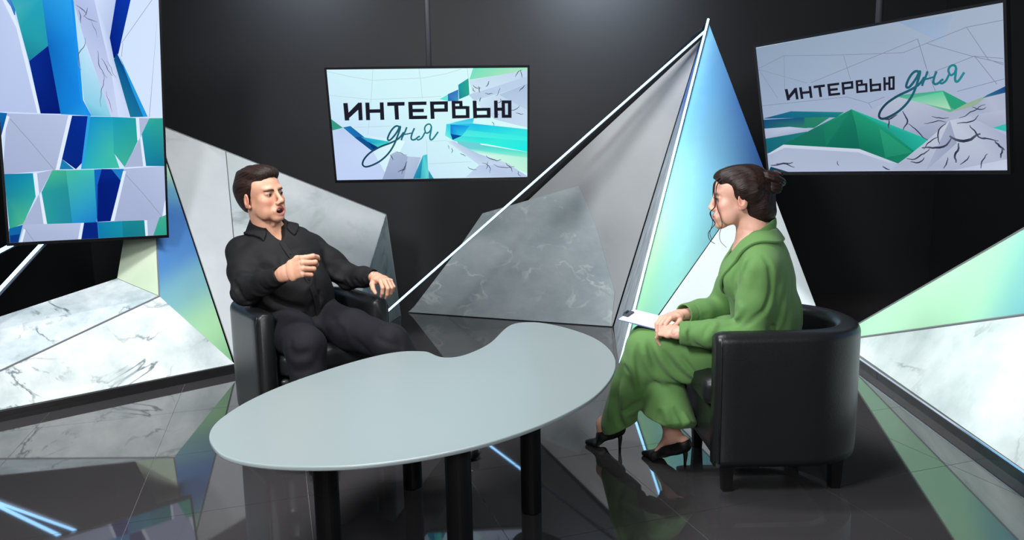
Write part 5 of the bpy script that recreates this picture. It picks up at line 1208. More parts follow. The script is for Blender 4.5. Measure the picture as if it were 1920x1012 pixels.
# belly and chest
ST += [ell(spine(.34) + mf * .05, (.15, .145, .16), k=.05)]
SB = list(ST)
for pts, amp, w in (([(-0.903, 3.4, 0.813), (-0.888, 3.4, 0.724), (-0.877, 3.4, 0.635)], -.010, .011), ([(-1.112, 3.22, 0.814), (-1.044, 3.22, 0.765), (-0.983, 3.22, 0.668)], .005, .018),
        
        ([(-1.091, 3.2, 0.673), (-1.023, 3.2, 0.624), (-0.93, 3.2, 0.593)], -.009, .012), ([(-1.094, 3.2, 0.625), (-1.013, 3.2, 0.587), (-0.919, 3.2, 0.568)], .009, .013), ([(-0.807, 3.2, 0.668), (-0.857, 3.2, 0.616), (-0.918, 3.2, 0.585)], -.008, .012), ([(-0.786, 3.2, 0.619), (-0.824, 3.2, 0.581), (-0.872, 3.2, 0.558)], .007, .012),
        ([(-0.878, 3.22, 0.762), (-0.906, 3.22, 0.69), (-0.956, 3.22, 0.643)], .006, .014), ([(-1.036, 3.22, 0.884), (-1.019, 3.22, 0.789), (-1.035, 3.22, 0.717)], -.005, .014), ([(-0.906, 3.26, 0.877), (-0.897, 3.26, 0.781), (-0.916, 3.26, 0.708)], -.005, .014),
        ([(-1.209, 3.1, 0.739), (-1.171, 3.1, 0.692), (-1.113, 3.1, 0.672)], -.010, .011), ([(-1.214, 3.08, 0.696), (-1.167, 3.08, 0.649), (-1.1, 3.08, 0.634)], .009, .012), ([(-1.191, 3.06, 0.653), (-1.139, 3.06, 0.624), (-1.07, 3.06, 0.637)], -.008, .010), ([(-1.196, 3.12, 0.771), (-1.148, 3.12, 0.735), (-1.107, 3.12, 0.729)], .006, .012),
        ([(-1.097, 3.02, 0.693), (-1.059, 3.02, 0.658), (-1.01, 3.02, 0.666)], .007, .010), ([(-1.051, 3.0, 0.74), (-1.019, 3.0, 0.695), (-0.97, 3.0, 0.694)], -.006, .009), ([(-1.013, 2.98, 0.754), (-0.984, 2.98, 0.722), (-0.953, 2.98, 0.73)], .005, .009), 
        ([(-0.892, 3.42, 0.734), (-0.844, 3.42, 0.682), (-0.785, 3.42, 0.66)], .008, .012), ([(-0.88, 3.42, 0.683), (-0.827, 3.42, 0.63), (-0.775, 3.42, 0.616)], -.008, .011), ([(-0.804, 3.4, 0.684), (-0.769, 3.4, 0.645), (-0.758, 3.4, 0.602)], .007, .010), ([(-0.758, 3.36, 0.69), (-0.727, 3.36, 0.659), (-0.719, 3.36, 0.618)], -.006, .009), ([(-0.704, 3.34, 0.692), (-0.683, 3.34, 0.661), (-0.68, 3.34, 0.629)], .005, .008)):
    ST.append(fold(pts, amp * 1.7, w, SB))
# openings
ST += [econe(NECK + np.array((.0, 0, -.055)), NECK + np.array((.0, 0, .12)), (.0675, .066), (.085, .08), ml, k=.004, op='s'), econe(NECK + mf * .085 + np.array((0, 0, .03)), NECK + mf * .115 + np.array((0, 0, -.075)), (.045, .05), (.006, .05), ml, k=.004, op='s', cap=.006),
       cone(WRR + (ELR - WRR) * .10, WRR + (WRR - ELR) * .3, .0315, .034, k=.003, op='s'), cone(WRL + (ELL - WRL) * .10, WRL + (WRL - ELL) * .3, .0305, .034, k=.003, op='s'),
       plane(WRR + (ELR - WRR) * .04, WRR - ELR, lo=WRR - .1, hi=WRR + .1), plane(WRL + (ELL - WRL) * .04, WRL - ELL, lo=WRL - .1, hi=WRL + .1),
       plane((0, 0, .455), (0, 0, -1))]
shirt = np_mesh('shirt', [surf(ST, .0042, fold_noise(42, .0042, 3))], shirt_m, man, off=MOFF)
# open collar: a band standing round the neck with a folded leaf ending in two points
for sg in (1, -1):
    up_ = np.array((0, 0, 1.))
    Cs = [econe(NECK - up_ * .05, NECK + up_ * .062 - mf * .010, (.088, .086), (.073, .074), ml, k=.003), econe(NECK - up_ * .025 - mf * .006, NECK + up_ * .062 - mf * .010, (.116, .110), (.077, .078), ml, k=.003),
          econe(NECK - up_ * .12, NECK + up_ * .12 - mf * .016, (.084, .082), (.060, .062), ml, k=.003, op='s'), econe(NECK - up_ * .10 - mf * .006, NECK + up_ * .050 - mf * .009, (.120, .112), (.074, .075), ml, k=.002, op='s') if 0 else plane(NECK + up_ * .040, nv(up_ + mf * .42), k=.003),
          plane(NECK - up_ * .020 + mf * .0, nv(-up_ - mf * .36), k=.003), plane(NECK + ml * (-.0005 * sg), ml * -sg, k=.0008)]
    _cp, _n = on_surf(SB, bez([NECK - mf * .088 - up_ * .01, NECK - mf * .066 + ml * sg * .056 - up_ * .012, NECK - mf * .015 + ml * sg * .088 - up_ * .02, NECK + mf * .045 + ml * sg * .082 - up_ * .02, NECK + mf * .082 + ml * sg * .062 - up_ * .03, NECK + mf * .102 + ml * sg * .056 - up_ * .06], 3))
    Cs.append(band(SB, _cp, [.020, .022, .024, .026, .026, .005], out=.006, th=.0048))
    Cs += [econe(NECK + mf * .085 + np.array((0, 0, .06)), NECK + mf * .115 + np.array((0, 0, -.085)), (.055, .07), (.008, .06), ml, k=.003, op='s', cap=.006), plane(NECK + ml * (-.0005 * sg), ml * -sg, k=.0008)]
    np_mesh('collar', [surf(Cs, .0020)], shirt_m, shirt, off=MOFF)
_pk, _n = on_surf(SB, bez([(-0.99, 3.2, 0.918), (-0.965, 3.2, 0.861), (-0.937, 3.2, 0.785), (-0.904, 3.2, 0.708), (-0.875, 3.2, 0.635), (-0.855, 3.2, 0.572), (-0.847, 3.2, 0.543)], 3))
PK = [band(SB, _pk, [.015, .015], out=.0016, th=.0042)]
np_mesh('placket', [surf(PK, .0024)], shirt_m, shirt, off=MOFF)
btm = pmat('black button', (12, 12, 13), .7, spec=.2)
bp_, bn_ = on_surf(SB, [(-0.965, 3.2, 0.861), (-0.937, 3.2, 0.785), (-0.904, 3.2, 0.708), (-0.875, 3.2, 0.635)], .002)
for q, n_ in zip(bp_, bn_):
    bm = bmesh.new(); tube_bm(bm, [V(q) + V(n_) * .002, V(q) + V(n_) * .0062], .0052, 12); bm_obj('button', bm, btm, shirt, off=MOFF)
# button placket and buttons
def front_pt(t): return spine(t) + mf * (.205 if t < .45 else .205 - (t - .45) * .16) * 1.0 + ml * .012
# trousers
tr_m = pmat('charcoal wool', (21, 20, 26), .8, spec=.22, noise=.12, scale=30, bump=.12, bscale=450)
HR, HL = HIP - ml * .085, HIP + ml * .085
TS_ = [econe(HIP + np.array((0, 0, -.01)), spine(.12), (.178, .135), (.172, .128), ml, k=.03)]
for a, b, c in ((HR, KNR, ANR), (HL, KNL, ANL)):
    TS_ += [cone(a, a + (b - a) * .5, .098, .090, k=.04), cone(a + (b - a) * .5, b, .090, .078, k=.03), cone(b, b + (c - b) * .5, .078, .070, k=.03), cone(b + (c - b) * .5, c, .070, .060, k=.03)]
TB = list(TS_)
for pts, amp, w in (([(-0.954, 3.0, 0.569), (-0.897, 3.0, 0.59), (-0.831, 3.0, 0.566)], -.010, .013), ([(-0.848, 3.15, 0.558), (-0.79, 3.15, 0.538), (-0.734, 3.15, 0.496)], -.010, .013), ([(-0.857, 3.1, 0.58), (-0.884, 3.1, 0.51), (-0.934, 3.1, 0.452)], -.009, .013), ([(-0.811, 3.1, 0.568), (-0.744, 3.1, 0.531), (-0.656, 3.1, 0.446)], .008, .015),
        ([(-0.897, 2.8, 0.504), (-0.846, 2.8, 0.477), (-0.782, 2.8, 0.491)], -.011, .012), ([(-0.9, 2.8, 0.465), (-0.848, 2.8, 0.442), (-0.78, 2.8, 0.454)], .010, .013), ([(-0.892, 2.8, 0.417), (-0.84, 2.8, 0.403), (-0.776, 2.8, 0.419)], -.010, .012), ([(-0.9, 2.8, 0.558), (-0.876, 2.8, 0.503), (-0.875, 2.8, 0.417)], -.008, .012),
        ([(-0.6, 2.95, 0.528), (-0.536, 2.95, 0.481), (-0.448, 2.95, 0.457)], -.009, .013), ([(-0.585, 3.0, 0.561), (-0.509, 3.0, 0.526), (-0.45, 3.0, 0.478)], .008, .014), ([(-0.724, 3.0, 0.472), (-0.636, 3.0, 0.436), (-0.547, 3.0, 0.423)], -.009, .014), ([(-0.49, 2.95, 0.514), (-0.465, 2.95, 0.468), (-0.471, 2.95, 0.43)], -.009, .012)):
    TS_.append(fold(pts, amp * .6, w * 1.1, TB))
TS_ += [cone(ANR + (KNR - ANR) * .08, ANR - (KNR - ANR) * .2, .05, .055, k=.004, op='s'), cone(ANL + (KNL - ANL) * .08, ANL - (KNL - ANL) * .2, .05, .055, k=.004, op='s'),
        plane(ANR + np.array((0, 0, -.01)), ANR - KNR, lo=ANR - .15, hi=ANR + .12), plane(ANL + np.array((0, 0, -.01)), ANL - KNL, lo=ANL - .15, hi=ANL + .12)]
np_mesh('trousers', [surf(TS_, .0048, fold_noise(30, .0025, 6))], tr_m, man, off=MOFF)
shoe_m = pmat('black leather shoe', (16, 16, 17), .32)
for an, dr in ((ANR, nv((.45, -.9, 0))), (ANL, nv((.55, -.83, 0)))):
    la = np.cross((0, 0, 1), dr); g = np.array((an[0], an[1], 0))
    SP = [econe(g - dr * .05 + np.array((0, 0, .045)), g + dr * .09 + np.array((0, 0, .035)), (.036, .043), (.046, .033), la, k=.02), econe(g + dr * .09 + np.array((0, 0, .035)), g + dr * .17 + np.array((0, 0, .026)), (.046, .033), (.034, .024), la, k=.02),
          cone(g - dr * .01 + np.array((0, 0, .05)), g - dr * .015 + np.array((0, 0, .11)), .045, .044, k=.02), plane((0, 0, .003), (0, 0, -1), k=.002), cone(g + np.array((0, 0, .09)), g + np.array((0, 0, .2)), .038, .04, k=.003, op='s')]
    np_mesh('shoe', [surf(SP, .005)], shoe_m, man, off=MOFF)
# wrist chain on the left hand, belt buckle
bm = bmesh.new()
wc = WRL + (WRL - ELL) * .02; d_ = nv(WRL - ELL); u_ = nv(np.cross(d_, (0, 0, 1))); w_ = np.cross(u_, d_)
tube_bm(bm, [wc + u_ * math.cos(q) * .031 + w_ * math.sin(q) * .024 for q in np.linspace(0, 2 * PI, 25)], .0022, 6, caps=False)
bm_obj('bracelet', bm, pmat('silver', (190, 190, 195), .25, metal=1), man, smooth=True, off=MOFF)
# ------------------------------------------------------------------ the woman
WOFF = V((.95, 2.75, 0))
wa = math.radians(18)
wf = np.array((-math.cos(wa), math.sin(wa), 0)); wl = np.array((-math.sin(wa), -math.cos(wa), 0)); wz = np.array((0, 0, 1.))
WH = np.array((.985, 2.75, .50)); WN = np.array((.915, 2.742, .935))
wsp = lambda t, f=0, l=0, z=0: np.array((WH[0] + (WN[0] - WH[0]) * t ** 1.3, WH[1] + (WN[1] - WH[1]) * t, WH[2] + (WN[2] - WH[2]) * t)) + wf * f + wl * l + wz * z
WSL, WSR = np.array((.895, 2.600, .800)), np.array((.940, 2.895, .800))
WEL, WER = np.array((.852, 2.575, .570)), np.array((.86, 2.965, .585))
WWL, WWR = np.array((.612, 2.668, .560)), np.array((.668, 2.842, .592))
WKL, WAL = np.array((.530, 2.845, .462)), np.array((.385, 2.962, .100))
WKR, WAR = np.array((.560, 2.985, .450)), np.array((.632, 2.785, .105))
HFw = Frame((.858, 2.748, 1.058), (-math.cos(math.radians(15)), math.sin(math.radians(15)), -.03), (-.10, .03, 1), .965)
hw_ = head(HFw, False)
neckw = [econe(HFw.p((-.026, 0, -.05)), WN + wz * -.005, (.047, .050), (.052, .054), wl, k=.02), econe(WN, WN + wf * .01 + wz * -.08, (.06, .055), (.13, .07), wl, k=.03)]
w_head = surf(hw_ + neckw, .0020)
wfR = Frame(WWR + wf * .012, (-.76, -.64, -.03), (-.22, -.05, 1), .92)
whR = hand(wfR, [(22, 40, 22), (28, 44, 24), (32, 46, 26), (34, 46, 26)], [(.018, .026, -.008), (.044, .040, -.018), (.072, .042, -.028), (.094, .036, -.034)], spread=(5, 1, -4, -9), fore=WWR + (WER - WWR) * .3, fr=.023)
wfL = Frame(WWL - wf * .004 + wl * -.004, (-.50, .86, -.04), (-.35, -.35, 1), .90, left=False)
whL = hand(wfL, [(30, 40, 20), (34, 42, 22), (36, 44, 22), (38, 44, 22)], [(.018, .024, -.008), (.044, .034, -.014), (.070, .033, -.020), (.090, .026, -.024)], fore=WWL + (WEL - WWL) * .3, fr=.023)
rest = [econe(WH, wsp(.8), (.13, .085), (.13, .075), wl, k=.03)]
for a, b in ((WSL, WEL), (WSR, WER)): rest.append(cone(a, b, .036, .032, k=.02))
for a, b in ((WEL, WWL), (WER, WWR)): rest.append(cone(a, b, .032, .023, k=.02))
for h_, kn in ((WH - wl * .085, WKR), (WH + wl * .085, WKL)): rest.append(cone(h_, kn, .066, .048, k=.02))
def foot(kn, an, toe, heel):
    """calf, ankle and a foot arched for a high heel"""
    d = nv(np.array(toe) - np.array(heel)); la = np.cross((0, 0, 1), d)
    hl_ = np.array(heel) + np.array((0, 0, .088)); ball = np.array(toe) - d * .07 + np.array((0, 0, .024))
    return [cone(kn, kn + (an - kn) * .35, .046, .050, k=.02), cone(kn + (an - kn) * .35, an, .050, .031, k=.02), cone(an, hl_ + d * .012 + wz * .012, .033, .029, k=.02),
            econe(an + d * .015, ball + np.array((0, 0, .006)), (.028, .024), (.032, .010), la, k=.02), econe(ball, np.array(toe) - d * .03 + np.array((0, 0, .016)), (.034, .013), (.010, .006), la, k=.01), ell(hl_ + d * .01, (.028, .028, .026), k=.015)]
TOEL, HEEL = np.array((.300, 3.000, 0)), np.array((.438, 2.925, 0))
TOER, HEER = np.array((.520, 2.870, 0)), np.array((.668, 2.740, 0))
feet = foot(WKR, WAR, TOER, HEER) + foot(WKL, WAL, TOEL, HEEL)
woman = np_mesh('person', [w_head, surf(whR, .0016), surf(whL, .0016), surf(rest, .009), surf(feet, .004)], skin_m, colfn=skin_cols(HFw, (214, 164, 144), (178, 104, 104)), off=WOFF)
woman.location = WOFF
tag(woman, 'woman in a green suit and black heels, dark hair in a bun, seated in profile', 'person')
eye_pair(HFw, woman, WOFF, HFw.d((1, .0, -.05)), lidr=.0118)
for sg in (1, -1):
    pts = [HFw.p((.0935, sg * .016, .0165)), HFw.p((.094, sg * .026, .0225)), HFw.p((.088, sg * .038, .0240)), HFw.p((.075, sg * .048, .0190))]
    bm = bmesh.new(); tube_bm(bm, pts, [.0018, .0025, .0022, .001], 8); bm_obj('eyebrow', bm, brow_m, woman, smooth=True, off=WOFF)
    pts = [HFw.p((.0925, sg * .020, -.001)), HFw.p((.0955, sg * .030, .0030)), HFw.p((.0915, sg * .041, .0020)), HFw.p((.083, sg * .051, -.001))]
    bm = bmesh.new(); tube_bm(bm, pts, [.0009, .0018, .0018, .0008], 6); bm_obj('eyelashes', bm, pmat('black lash', (18, 14, 14), .6), woman, smooth=True, off=WOFF)
whair_m = hair_mat('dark brown wavy hair', (38, 26, 23), math.radians(165), .42)
def whl(c, r, k=.012, op='u'): return ell(HFw.p(c), np.array(r) * HFw.s, HFw.ax, k=k, op=op)
H = [whl((-.020, 0, .046), (.106, .082, .082)), whl((.030, 0, .078), (.066, .064, .040), .02), whl((-.060, 0, -.005), (.070, .072, .085), .03), whl((-.080, 0, -.050), (.052, .058, .050), .03), whl((-.092, 0, -.066), (.040, .045, .032), .02),
     whl((.112, 0, -.012), (.066, .095, .090), .008, 's'), whl((.052, 0, -.078), (.080, .13, .070), .010, 's')]
for sg in (-1, 1):
    H += [whl((.078, sg * .072, -.012), (.062, .045, .070), .008, 's'), whl((.030, sg * .080, -.040), (.034, .03, .040), .010, 's'), whl((-.004, sg * .094, -.020), (.024, .028, .034), .005, 's'), whl((-.030, sg * .072, .025), (.045, .020, .035), .02)]
whair = np_mesh('hair', [surf(H, .0023, hair_grain(HFw, .0014, 130))], whair_m, woman, off=WOFF)
# bun: coiled lobes
bc = HFw.p((-.112, 0, .052)); rs = np.random.RandomState(11)
Bn = [ell(bc, (.042, .046, .044), k=.01)]
for i in range(9):
    a = i * 2.4; e_ = rs.uniform(-.6, .9)
    c = bc + (wf * math.cos(a) * math.cos(e_) + wl * math.sin(a) * math.cos(e_) + wz * math.sin(e_)) * .034
    Bn.append(ell(c, (.023, .024, .020), k=.007))
for i in range(4):
    a0 = rs.uniform(0, 6); tl = rs.uniform(-.8, .8)
    Bn.append(tubep([bc + (wf * math.cos(q) + wl * math.sin(q) * math.cos(tl) + wz * (math.sin(q) * math.sin(tl) + .2 * math.sin(2 * q))) * .050 for q in np.linspace(a0, a0 + 3.4, 10)], .008, k=.004))
bun = np_mesh('hair_bun', [surf(Bn, .0022)], whair_m, whair, off=(0, 0, 0)); 
for v_ in [0]: bun.data.transform(Matrix.Translation(-WOFF))
def strand(pts, rads):
    P = bez([HFw.p(p) for p in pts], 6); n = len(P)
    bm = bmesh.new(); tube_bm(bm, P, [rads[0] + (rads[1] - rads[0]) * i / (n - 1) for i in range(n)], 6)
    bm_obj('hair_strand', bm, whair_m, whair, smooth=True, off=WOFF)
strand([(.055, .050, .088), (.086, .050, .070), (.094, .054, .035), (.092, .058, .000), (.092, .056, -.030), (.110, .052, -.052), (.104, .052, -.075), (.092, .050, -.095), (.106, .048, -.115), (.118, .046, -.135), (.112, .044, -.160), (.094, .044, -.175)], (.0030, .0011))
strand([(.050, .052, .086), (.082, .054, .055), (.088, .058, .015), (.084, .060, -.030), (.072, .062, -.068), (.066, .06, -.10), (.076, .058, -.135), (.072, .055, -.165), (.050, .052, -.19)], (.0022, .0008))
strand([(.060, -.046, .086), (.092, -.046, .060), (.098, -.05, .02), (.098, -.052, -.025), (.108, -.05, -.06), (.100, -.05, -.10), (.112, -.048, -.14), (.104, -.046, -.17)], (.0022, .0010))
# ---- jacket
green_m = pmat('green suiting', (90, 129, 72), .78, spec=.22, noise=.07, scale=14, bump=.12, bscale=520, sheen=.12)
blouse_m = pmat('dark green top', (40, 74, 34), .8, spec=.2)
J = [econe(wsp(-.04, 0), wsp(.30), (.182, .124), (.168, .120), wl, k=.03), econe(wsp(.28, .004), wsp(.62, .012), (.166, .120), (.178, .122), wl, k=.03), econe(wsp(.60, .01), wsp(.78, -.005), (.178, .120), (.165, .095), wl, k=.04),
     econe(wsp(.76, -.01), wsp(.91, -.012), (.135, .080), (.085, .062), wl, k=.035),
     ell(wsp(.58, .07, .07), (.07, .07, .065), k=.04), ell(wsp(.58, .07, -.07), (.07, .07, .065), k=.04),
     cone(wsp(.84, -.01, .05), WSL + wz * .010, .055, .056, k=.03), cone(wsp(.84, -.01, -.05), WSR + wz * .010, .055, .056, k=.03)]
for a, b, c in ((WSL, WEL, WWL), (WSR, WER, WWR)):
    J += [cone(a, a + (b - a) * .5, .066, .066, k=.02), cone(a + (b - a) * .5, b, .066, .060, k=.02), cone(b, b + (c - b) * .5, .060, .053, k=.02), cone(b + (c - b) * .5, c + (b - c) * .04, .053, .044, k=.015)]
JB = list(J)
for pts, amp, w in (([(0.877, 2.56, 0.878), (0.902, 2.56, 0.82), (0.899, 2.56, 0.734), (0.865, 2.56, 0.648), (0.831, 2.56, 0.586)], -.012, .010), ([(0.932, 2.6, 0.853), (0.947, 2.6, 0.736), (0.927, 2.6, 0.638), (0.9, 2.6, 0.569)], .007, .020),
        ([(0.819, 2.62, 0.872), (0.797, 2.62, 0.814), (0.78, 2.62, 0.726), (0.762, 2.62, 0.637)], -.010, .012), ([(0.821, 2.58, 0.88), (0.8, 2.58, 0.835), (0.786, 2.58, 0.762)], .007, .012), ([(0.838, 2.56, 0.879), (0.82, 2.56, 0.831), (0.806, 2.56, 0.784)], -.005, .010), ([(0.85, 2.55, 0.865), (0.837, 2.55, 0.785), (0.816, 2.55, 0.709)], .005, .018),
        ([(0.749, 2.55, 0.662), (0.786, 2.55, 0.647), (0.818, 2.55, 0.666), (0.832, 2.55, 0.697)], .009, .012), ([(0.742, 2.55, 0.633), (0.788, 2.55, 0.624), (0.83, 2.55, 0.646)], -.008, .010), ([(0.779, 2.55, 0.709), (0.794, 2.55, 0.68), (0.823, 2.55, 0.689)], .006, .010),
        ([(0.747, 2.58, 0.63), (0.728, 2.58, 0.603), (0.71, 2.58, 0.548)], .007, .012), ([(0.728, 2.58, 0.636), (0.701, 2.58, 0.603), (0.687, 2.58, 0.548)], -.006, .010), ([(0.656, 2.6, 0.62), (0.641, 2.6, 0.58), (0.658, 2.6, 0.528), (0.707, 2.6, 0.499)], -.008, .010), ([(0.633, 2.6, 0.608), (0.622, 2.6, 0.575), (0.634, 2.6, 0.534)], .005, .010),
        ([(0.982, 2.62, 0.849), (0.974, 2.62, 0.732), (0.955, 2.62, 0.613), (0.93, 2.62, 0.534)], .006, .018), ([(1.052, 2.7, 0.707), (1.043, 2.7, 0.615), (1.034, 2.7, 0.532)], .006, .015),
        ([(0.921, 2.58, 0.623), (0.882, 2.58, 0.612), (0.844, 2.58, 0.62)], -.007, .014), ([(0.945, 2.58, 0.599), (0.893, 2.58, 0.58), (0.848, 2.58, 0.589)], .005, .012), ([(0.782, 2.7, 0.803), (0.779, 2.7, 0.722), (0.771, 2.7, 0.63)], -.006, .012)):
    J.append(fold(pts, amp * 1.35, w, JB))
# turn-back seam of the cuffs
for c, b in ((WWL, WEL), (WWR, WER)):
    d_ = nv(b - c); u_ = nv(np.cross(d_, wz)); v_ = np.cross(d_, u_); ctr = c + d_ * .055
    J.append(fold([ctr + (u_ * math.cos(q) + v_ * math.sin(q)) * .046 for q in np.linspace(0, 6.283, 13)], -.0025, .004, JB, ends=.01))
# open front, neck and cuffs
J += [econe(WN + wz * -.05 + wf * .006, WN + wz * .12 - wf * .006, (.058, .058), (.07, .07), wl, k=.004, op='s'),
      econe(wsp(.86, .10), wsp(.20, .19), (.055, .06), (.04, .05), wl, k=.006, op='s'),
      cone(WWL + (WEL - WWL) * .14, WWL + (WWL - WEL) * .3, .036, .041, k=.003, op='s'), cone(WWR + (WER - WWR) * .14, WWR + (WWR - WER) * .3, .036, .041, k=.003, op='s'),
      plane(WWL + (WEL - WWL) * .05, WWL - WEL, lo=WWL - .09, hi=WWL + .09), plane(WWR + (WER - WWR) * .05, WWR - WER, lo=WWR - .09, hi=WWR + .09), plane((0, 0, .445), (0, 0, -1))]
jacket = np_mesh('jacket', [surf(J, .0038, fold_noise(26, .0022, 13))], green_m, woman, off=WOFF)
Bp = [econe(wsp(.05), wsp(.60, .0), (.14, .105), (.155, .110), wl, k=.03), econe(wsp(.6), wsp(.86, .0), (.155, .108), (.10, .07), wl, k=.03), econe(WN + wz * -.03, WN + wz * .12, (.054, .054), (.07, .07), wl, k=.004, op='s')]
np_mesh('blouse', [surf(Bp, .006)], blouse_m, woman, off=WOFF)
# collar: stands at the nape, folds over and runs down both sides of the neck into the lapels
for sg in (1, -1):
    Cs = [econe(WN + wz * -.055 - wf * .006, WN + wz * .026 - wf * .020, (.074, .070), (.062, .060), wl, k=.004), econe(WN + wz * -.10 - wf * .000, WN + wz * .08 - wf * .022, (.068, .064), (.055, .053), wl, k=.004, op='s'),
          plane(WN + wz * .016 - wf * .03, nv(wz + wf * .75), k=.004), plane(WN - wf * .004, nv(wf * 1.0 - wz * .0), k=.004) if 0 else plane(WN + wl * 0, wl * -sg, k=.001)]
    _cp, _n = on_surf(JB, bez([wsp(.955, -.085, .0), wsp(.95, -.075, sg * .04), wsp(.915, -.040, sg * .078), wsp(.87, .010, sg * .092), wsp(.80, .060, sg * .094), wsp(.70, .105, sg * .086), wsp(.58, .135, sg * .070), wsp(.44, .15, sg * .05)], 3))
    Cs.append(band(JB, _cp, [.026, .028, .030, .030, .031, .038, .032, .006], out=.0055, th=.0048))
    Cs.append(plane(WN, wl * -sg, k=.001, lo=WN - .3, hi=WN + .3) if 0 else plane(WN + wl * (-.0005 * sg), wl * -sg, k=.0008))
    np_mesh('lapel', [surf(Cs, .0019)], green_m, jacket, off=WOFF)
# ---- trousers
WT = [econe(WH + wz * -.01, wsp(.12), (.182, .122), (.165, .118), wl, k=.03)]
for a, b in ((WH - wl * .085, WKR), (WH + wl * .085, WKL)):
    WT += [cone(a, a + (b - a) * .5, .100, .092, k=.03), cone(a + (b - a) * .5, b, .092, .076, k=.03)]
WAL2 = WAL + np.array((.055, -.02, .01)); WAR2 = WAR + np.array((-.008, .0, .105))
# the near thigh's cloth hangs a little below the leg
WT += [econe(WH + wl * .10 + wf * .12 - wz * .03, WKL - wf * .04 - wz * .055, (.078, .110), (.066, .092), wl, k=.03)]
WT += [econe(WKL, WKL + (WAL2 - WKL) * .5, (.076, .076), (.084, .084), wl, k=.025), econe(WKL + (WAL2 - WKL) * .5, WAL2, (.084, .084), (.084, .080), wl, k=.02),
       econe(WKR, WKR + (WAR2 - WKR) * .5, (.074, .072), (.084, .086), wl, k=.015), econe(WKR + (WAR2 - WKR) * .5, np.array((.618, 2.782, .150)), (.080, .084), (.094, .106), wl, k=.015, cap=.03)]
WB = list(WT)
for pts, amp, w in (([(0.516, 2.76, 0.528), (0.537, 2.76, 0.454), (0.585, 2.76, 0.378), (0.67, 2.76, 0.316)], -.013, .011), ([(0.497, 2.76, 0.524), (0.516, 2.76, 0.422), (0.554, 2.76, 0.353), (0.622, 2.76, 0.301)], .010, .014), ([(0.539, 2.74, 0.491), (0.591, 2.74, 0.405), (0.654, 2.74, 0.35), (0.706, 2.74, 0.326)], .010, .011),
        ([(0.566, 2.72, 0.485), (0.611, 2.72, 0.414), (0.69, 2.72, 0.345)], -.011, .010), ([(0.594, 2.7, 0.479), (0.644, 2.7, 0.415), (0.722, 2.7, 0.346)], .009, .011), ([(0.633, 2.7, 0.468), (0.684, 2.7, 0.404), (0.743, 2.7, 0.333)], -.009, .009), ([(0.484, 2.78, 0.503), (0.487, 2.78, 0.395), (0.508, 2.78, 0.297)], -.012, .010), ([(0.469, 2.8, 0.477), (0.471, 2.8, 0.368), (0.495, 2.8, 0.269)], .008, .012),
        ([(0.431, 2.84, 0.357), (0.41, 2.84, 0.258), (0.421, 2.84, 0.157), (0.46, 2.84, 0.099)], -.012, .013), ([(0.447, 2.82, 0.385), (0.434, 2.82, 0.275), (0.443, 2.82, 0.175), (0.474, 2.82, 0.113)], .010, .014), ([(0.52, 2.82, 0.269), (0.486, 2.82, 0.234), (0.443, 2.82, 0.204), (0.413, 2.82, 0.209)], -.011, .012), ([(0.516, 2.82, 0.238), (0.49, 2.82, 0.203), (0.456, 2.82, 0.172)], .009, .011),
        ([(0.404, 2.88, 0.312), (0.383, 2.88, 0.222), (0.387, 2.88, 0.143)], .007, .010), ([(0.409, 2.82, 0.407), (0.443, 2.82, 0.385), (0.481, 2.82, 0.362)], -.005, .008),
        ([(0.539, 2.7, 0.269), (0.535, 2.7, 0.227), (0.527, 2.7, 0.195)], -.010, .011), ([(0.57, 2.7, 0.279), (0.585, 2.7, 0.226), (0.598, 2.7, 0.183)], .010, .012), ([(0.617, 2.7, 0.278), (0.646, 2.7, 0.224), (0.651, 2.7, 0.171)], -.010, .011), ([(0.666, 2.7, 0.256), (0.676, 2.7, 0.202), (0.68, 2.7, 0.17)], .007, .009)):
    WT.append(fold(pts, amp * 1.35, w, WB))
WT += [econe(WAL2 + wz * .05, WAL2 - wz * .2, (.058, .054), (.075, .07), wl, k=.003, op='s'), econe(np.array((.620, 2.784, .15)), np.array((.62, 2.784, -.05)), (.066, .078), (.08, .095), wl, k=.003, op='s', cap=.06),
       plane(np.array((.440, 2.93, .112)), (.50, .0, -.80), lo=WAL2 - np.array((.2, .09, .25)), hi=WAL2 + np.array((.16, .2, .10))),
       plane(np.array((.612, 2.74, .172)), (-.26, .0, -1), lo=(.50, 2.60, -.1), hi=(.85, 2.955, .26))]
np_mesh('trousers', [surf(WT, .0038, fold_noise(24, .0016, 21))], green_m, woman, off=WOFF)
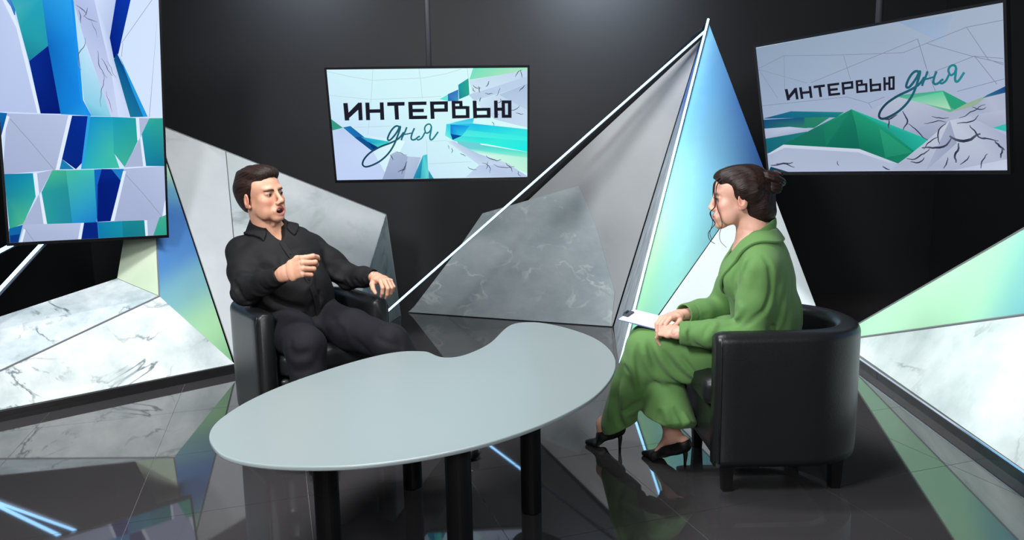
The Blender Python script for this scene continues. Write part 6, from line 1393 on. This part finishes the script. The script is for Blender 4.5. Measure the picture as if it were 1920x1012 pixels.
# ---- pumps
pump_m = pmat('black suede pump', (14, 13, 14), .5, spec=.4)
for toe, heel in ((TOER, HEER), (TOEL, HEEL)):
    d = nv(toe - heel); la = np.cross((0, 0, 1), d); hz = np.array((0, 0, .088))
    ball = toe - d * .075
    SP = [econe(heel + hz + d * .01 + wz * .008, heel + hz * .62 + d * .07, (.034, .036), (.036, .030), la, k=.02), econe(heel + hz * .62 + d * .07, ball + wz * .022, (.036, .026), (.042, .022), la, k=.02),
          econe(ball + wz * .022, toe - d * .012 + wz * .011, (.042, .022), (.012, .011), la, k=.012),
          # foot opening
          econe(heel + hz + d * .012 + wz * .022, heel + hz * .7 + d * .07 + wz * .036, (.029, .026), (.031, .026), la, k=.003, op='s'), econe(heel + hz * .7 + d * .07 + wz * .036, ball + wz * .050 - d * .004, (.031, .026), (.026, .020), la, k=.003, op='s', cap=.006),
          plane((0, 0, .002), (0, 0, -1), k=.002)]
    # arch underside
    SP += [econe(heel + d * .045 + wz * -.004, heel + d * .125 + wz * -.02, (.06, .052), (.06, .022), la, k=.004, op='s')]
    sh = np_mesh('shoe', [surf(SP, .0026)], pump_m, woman, off=WOFF)
    bm = bmesh.new(); tube_bm(bm, [heel + hz * 1.0 + d * .008, heel + hz * .6 - d * .002, heel + hz * .2, heel + np.array((0, 0, .001))], [.017, .0095, .0055, .0058], 10)
    bm_obj('stiletto_heel', bm, pump_m, sh, smooth=True, off=WOFF)

# ------------------------------------------------------------------ clipboard on her lap
ca = np.array((.414, 2.86, .576)); cb_ = nv(np.array((.090, .185, .001))); 
cl_ = np.array((.262, -.125, -.050)); cl_ = nv(cl_ - cb_ * (cl_ @ cb_)); cn = np.cross(cl_, cb_); cn = cn if cn[2] > 0 else -cn
rot = Matrix((tuple(cl_), tuple(cb_), tuple(cn))).transposed()
if rot.determinant() < 0: rot = Matrix((tuple(cl_), tuple(-cb_), tuple(cn))).transposed(); ysg = -1
else: ysg = 1
cbt = thing('clipboard', 'blue clipboard with blank white paper held on the lap of the woman in green', 'clipboard', tuple(ca), rot)
def yb_(a, b): return (min(a * ysg, b * ysg), max(a * ysg, b * ysg))
bm = bmesh.new(); y0, y1 = yb_(0, .215); box(bm, (0, y0, -.003), (.30, y1, 0)); bmesh.ops.bevel(bm, geom=[e for e in bm.edges if abs((e.verts[0].co - e.verts[1].co).z) > .001], offset=.01, segments=3, affect='EDGES')
bm_obj('board', bm, pmat('blue grey board', (96, 112, 150), .4), cbt)
bm = bmesh.new(); y0, y1 = yb_(.006, .209); box(bm, (.008, y0, .0002), (.296, y1, .0022)); bm_obj('paper_stack', bm, pmat('white paper', (238, 238, 244), .7), cbt)
bm = bmesh.new(); y0, y1 = yb_(.06, .155); box(bm, (.004, y0, .0024), (.028, y1, .008)); bmesh.ops.bevel(bm, geom=bm.edges[:], offset=.002, segments=2, affect='EDGES')
y0, y1 = yb_(.085, .13)
tube_bm(bm, [(.006, y0, .009), (.006, y1, .009)], .005, 8)
bm_obj('metal_clip', bm, pmat('dark steel clip', (96, 98, 104), .3, metal=.9), cbt)
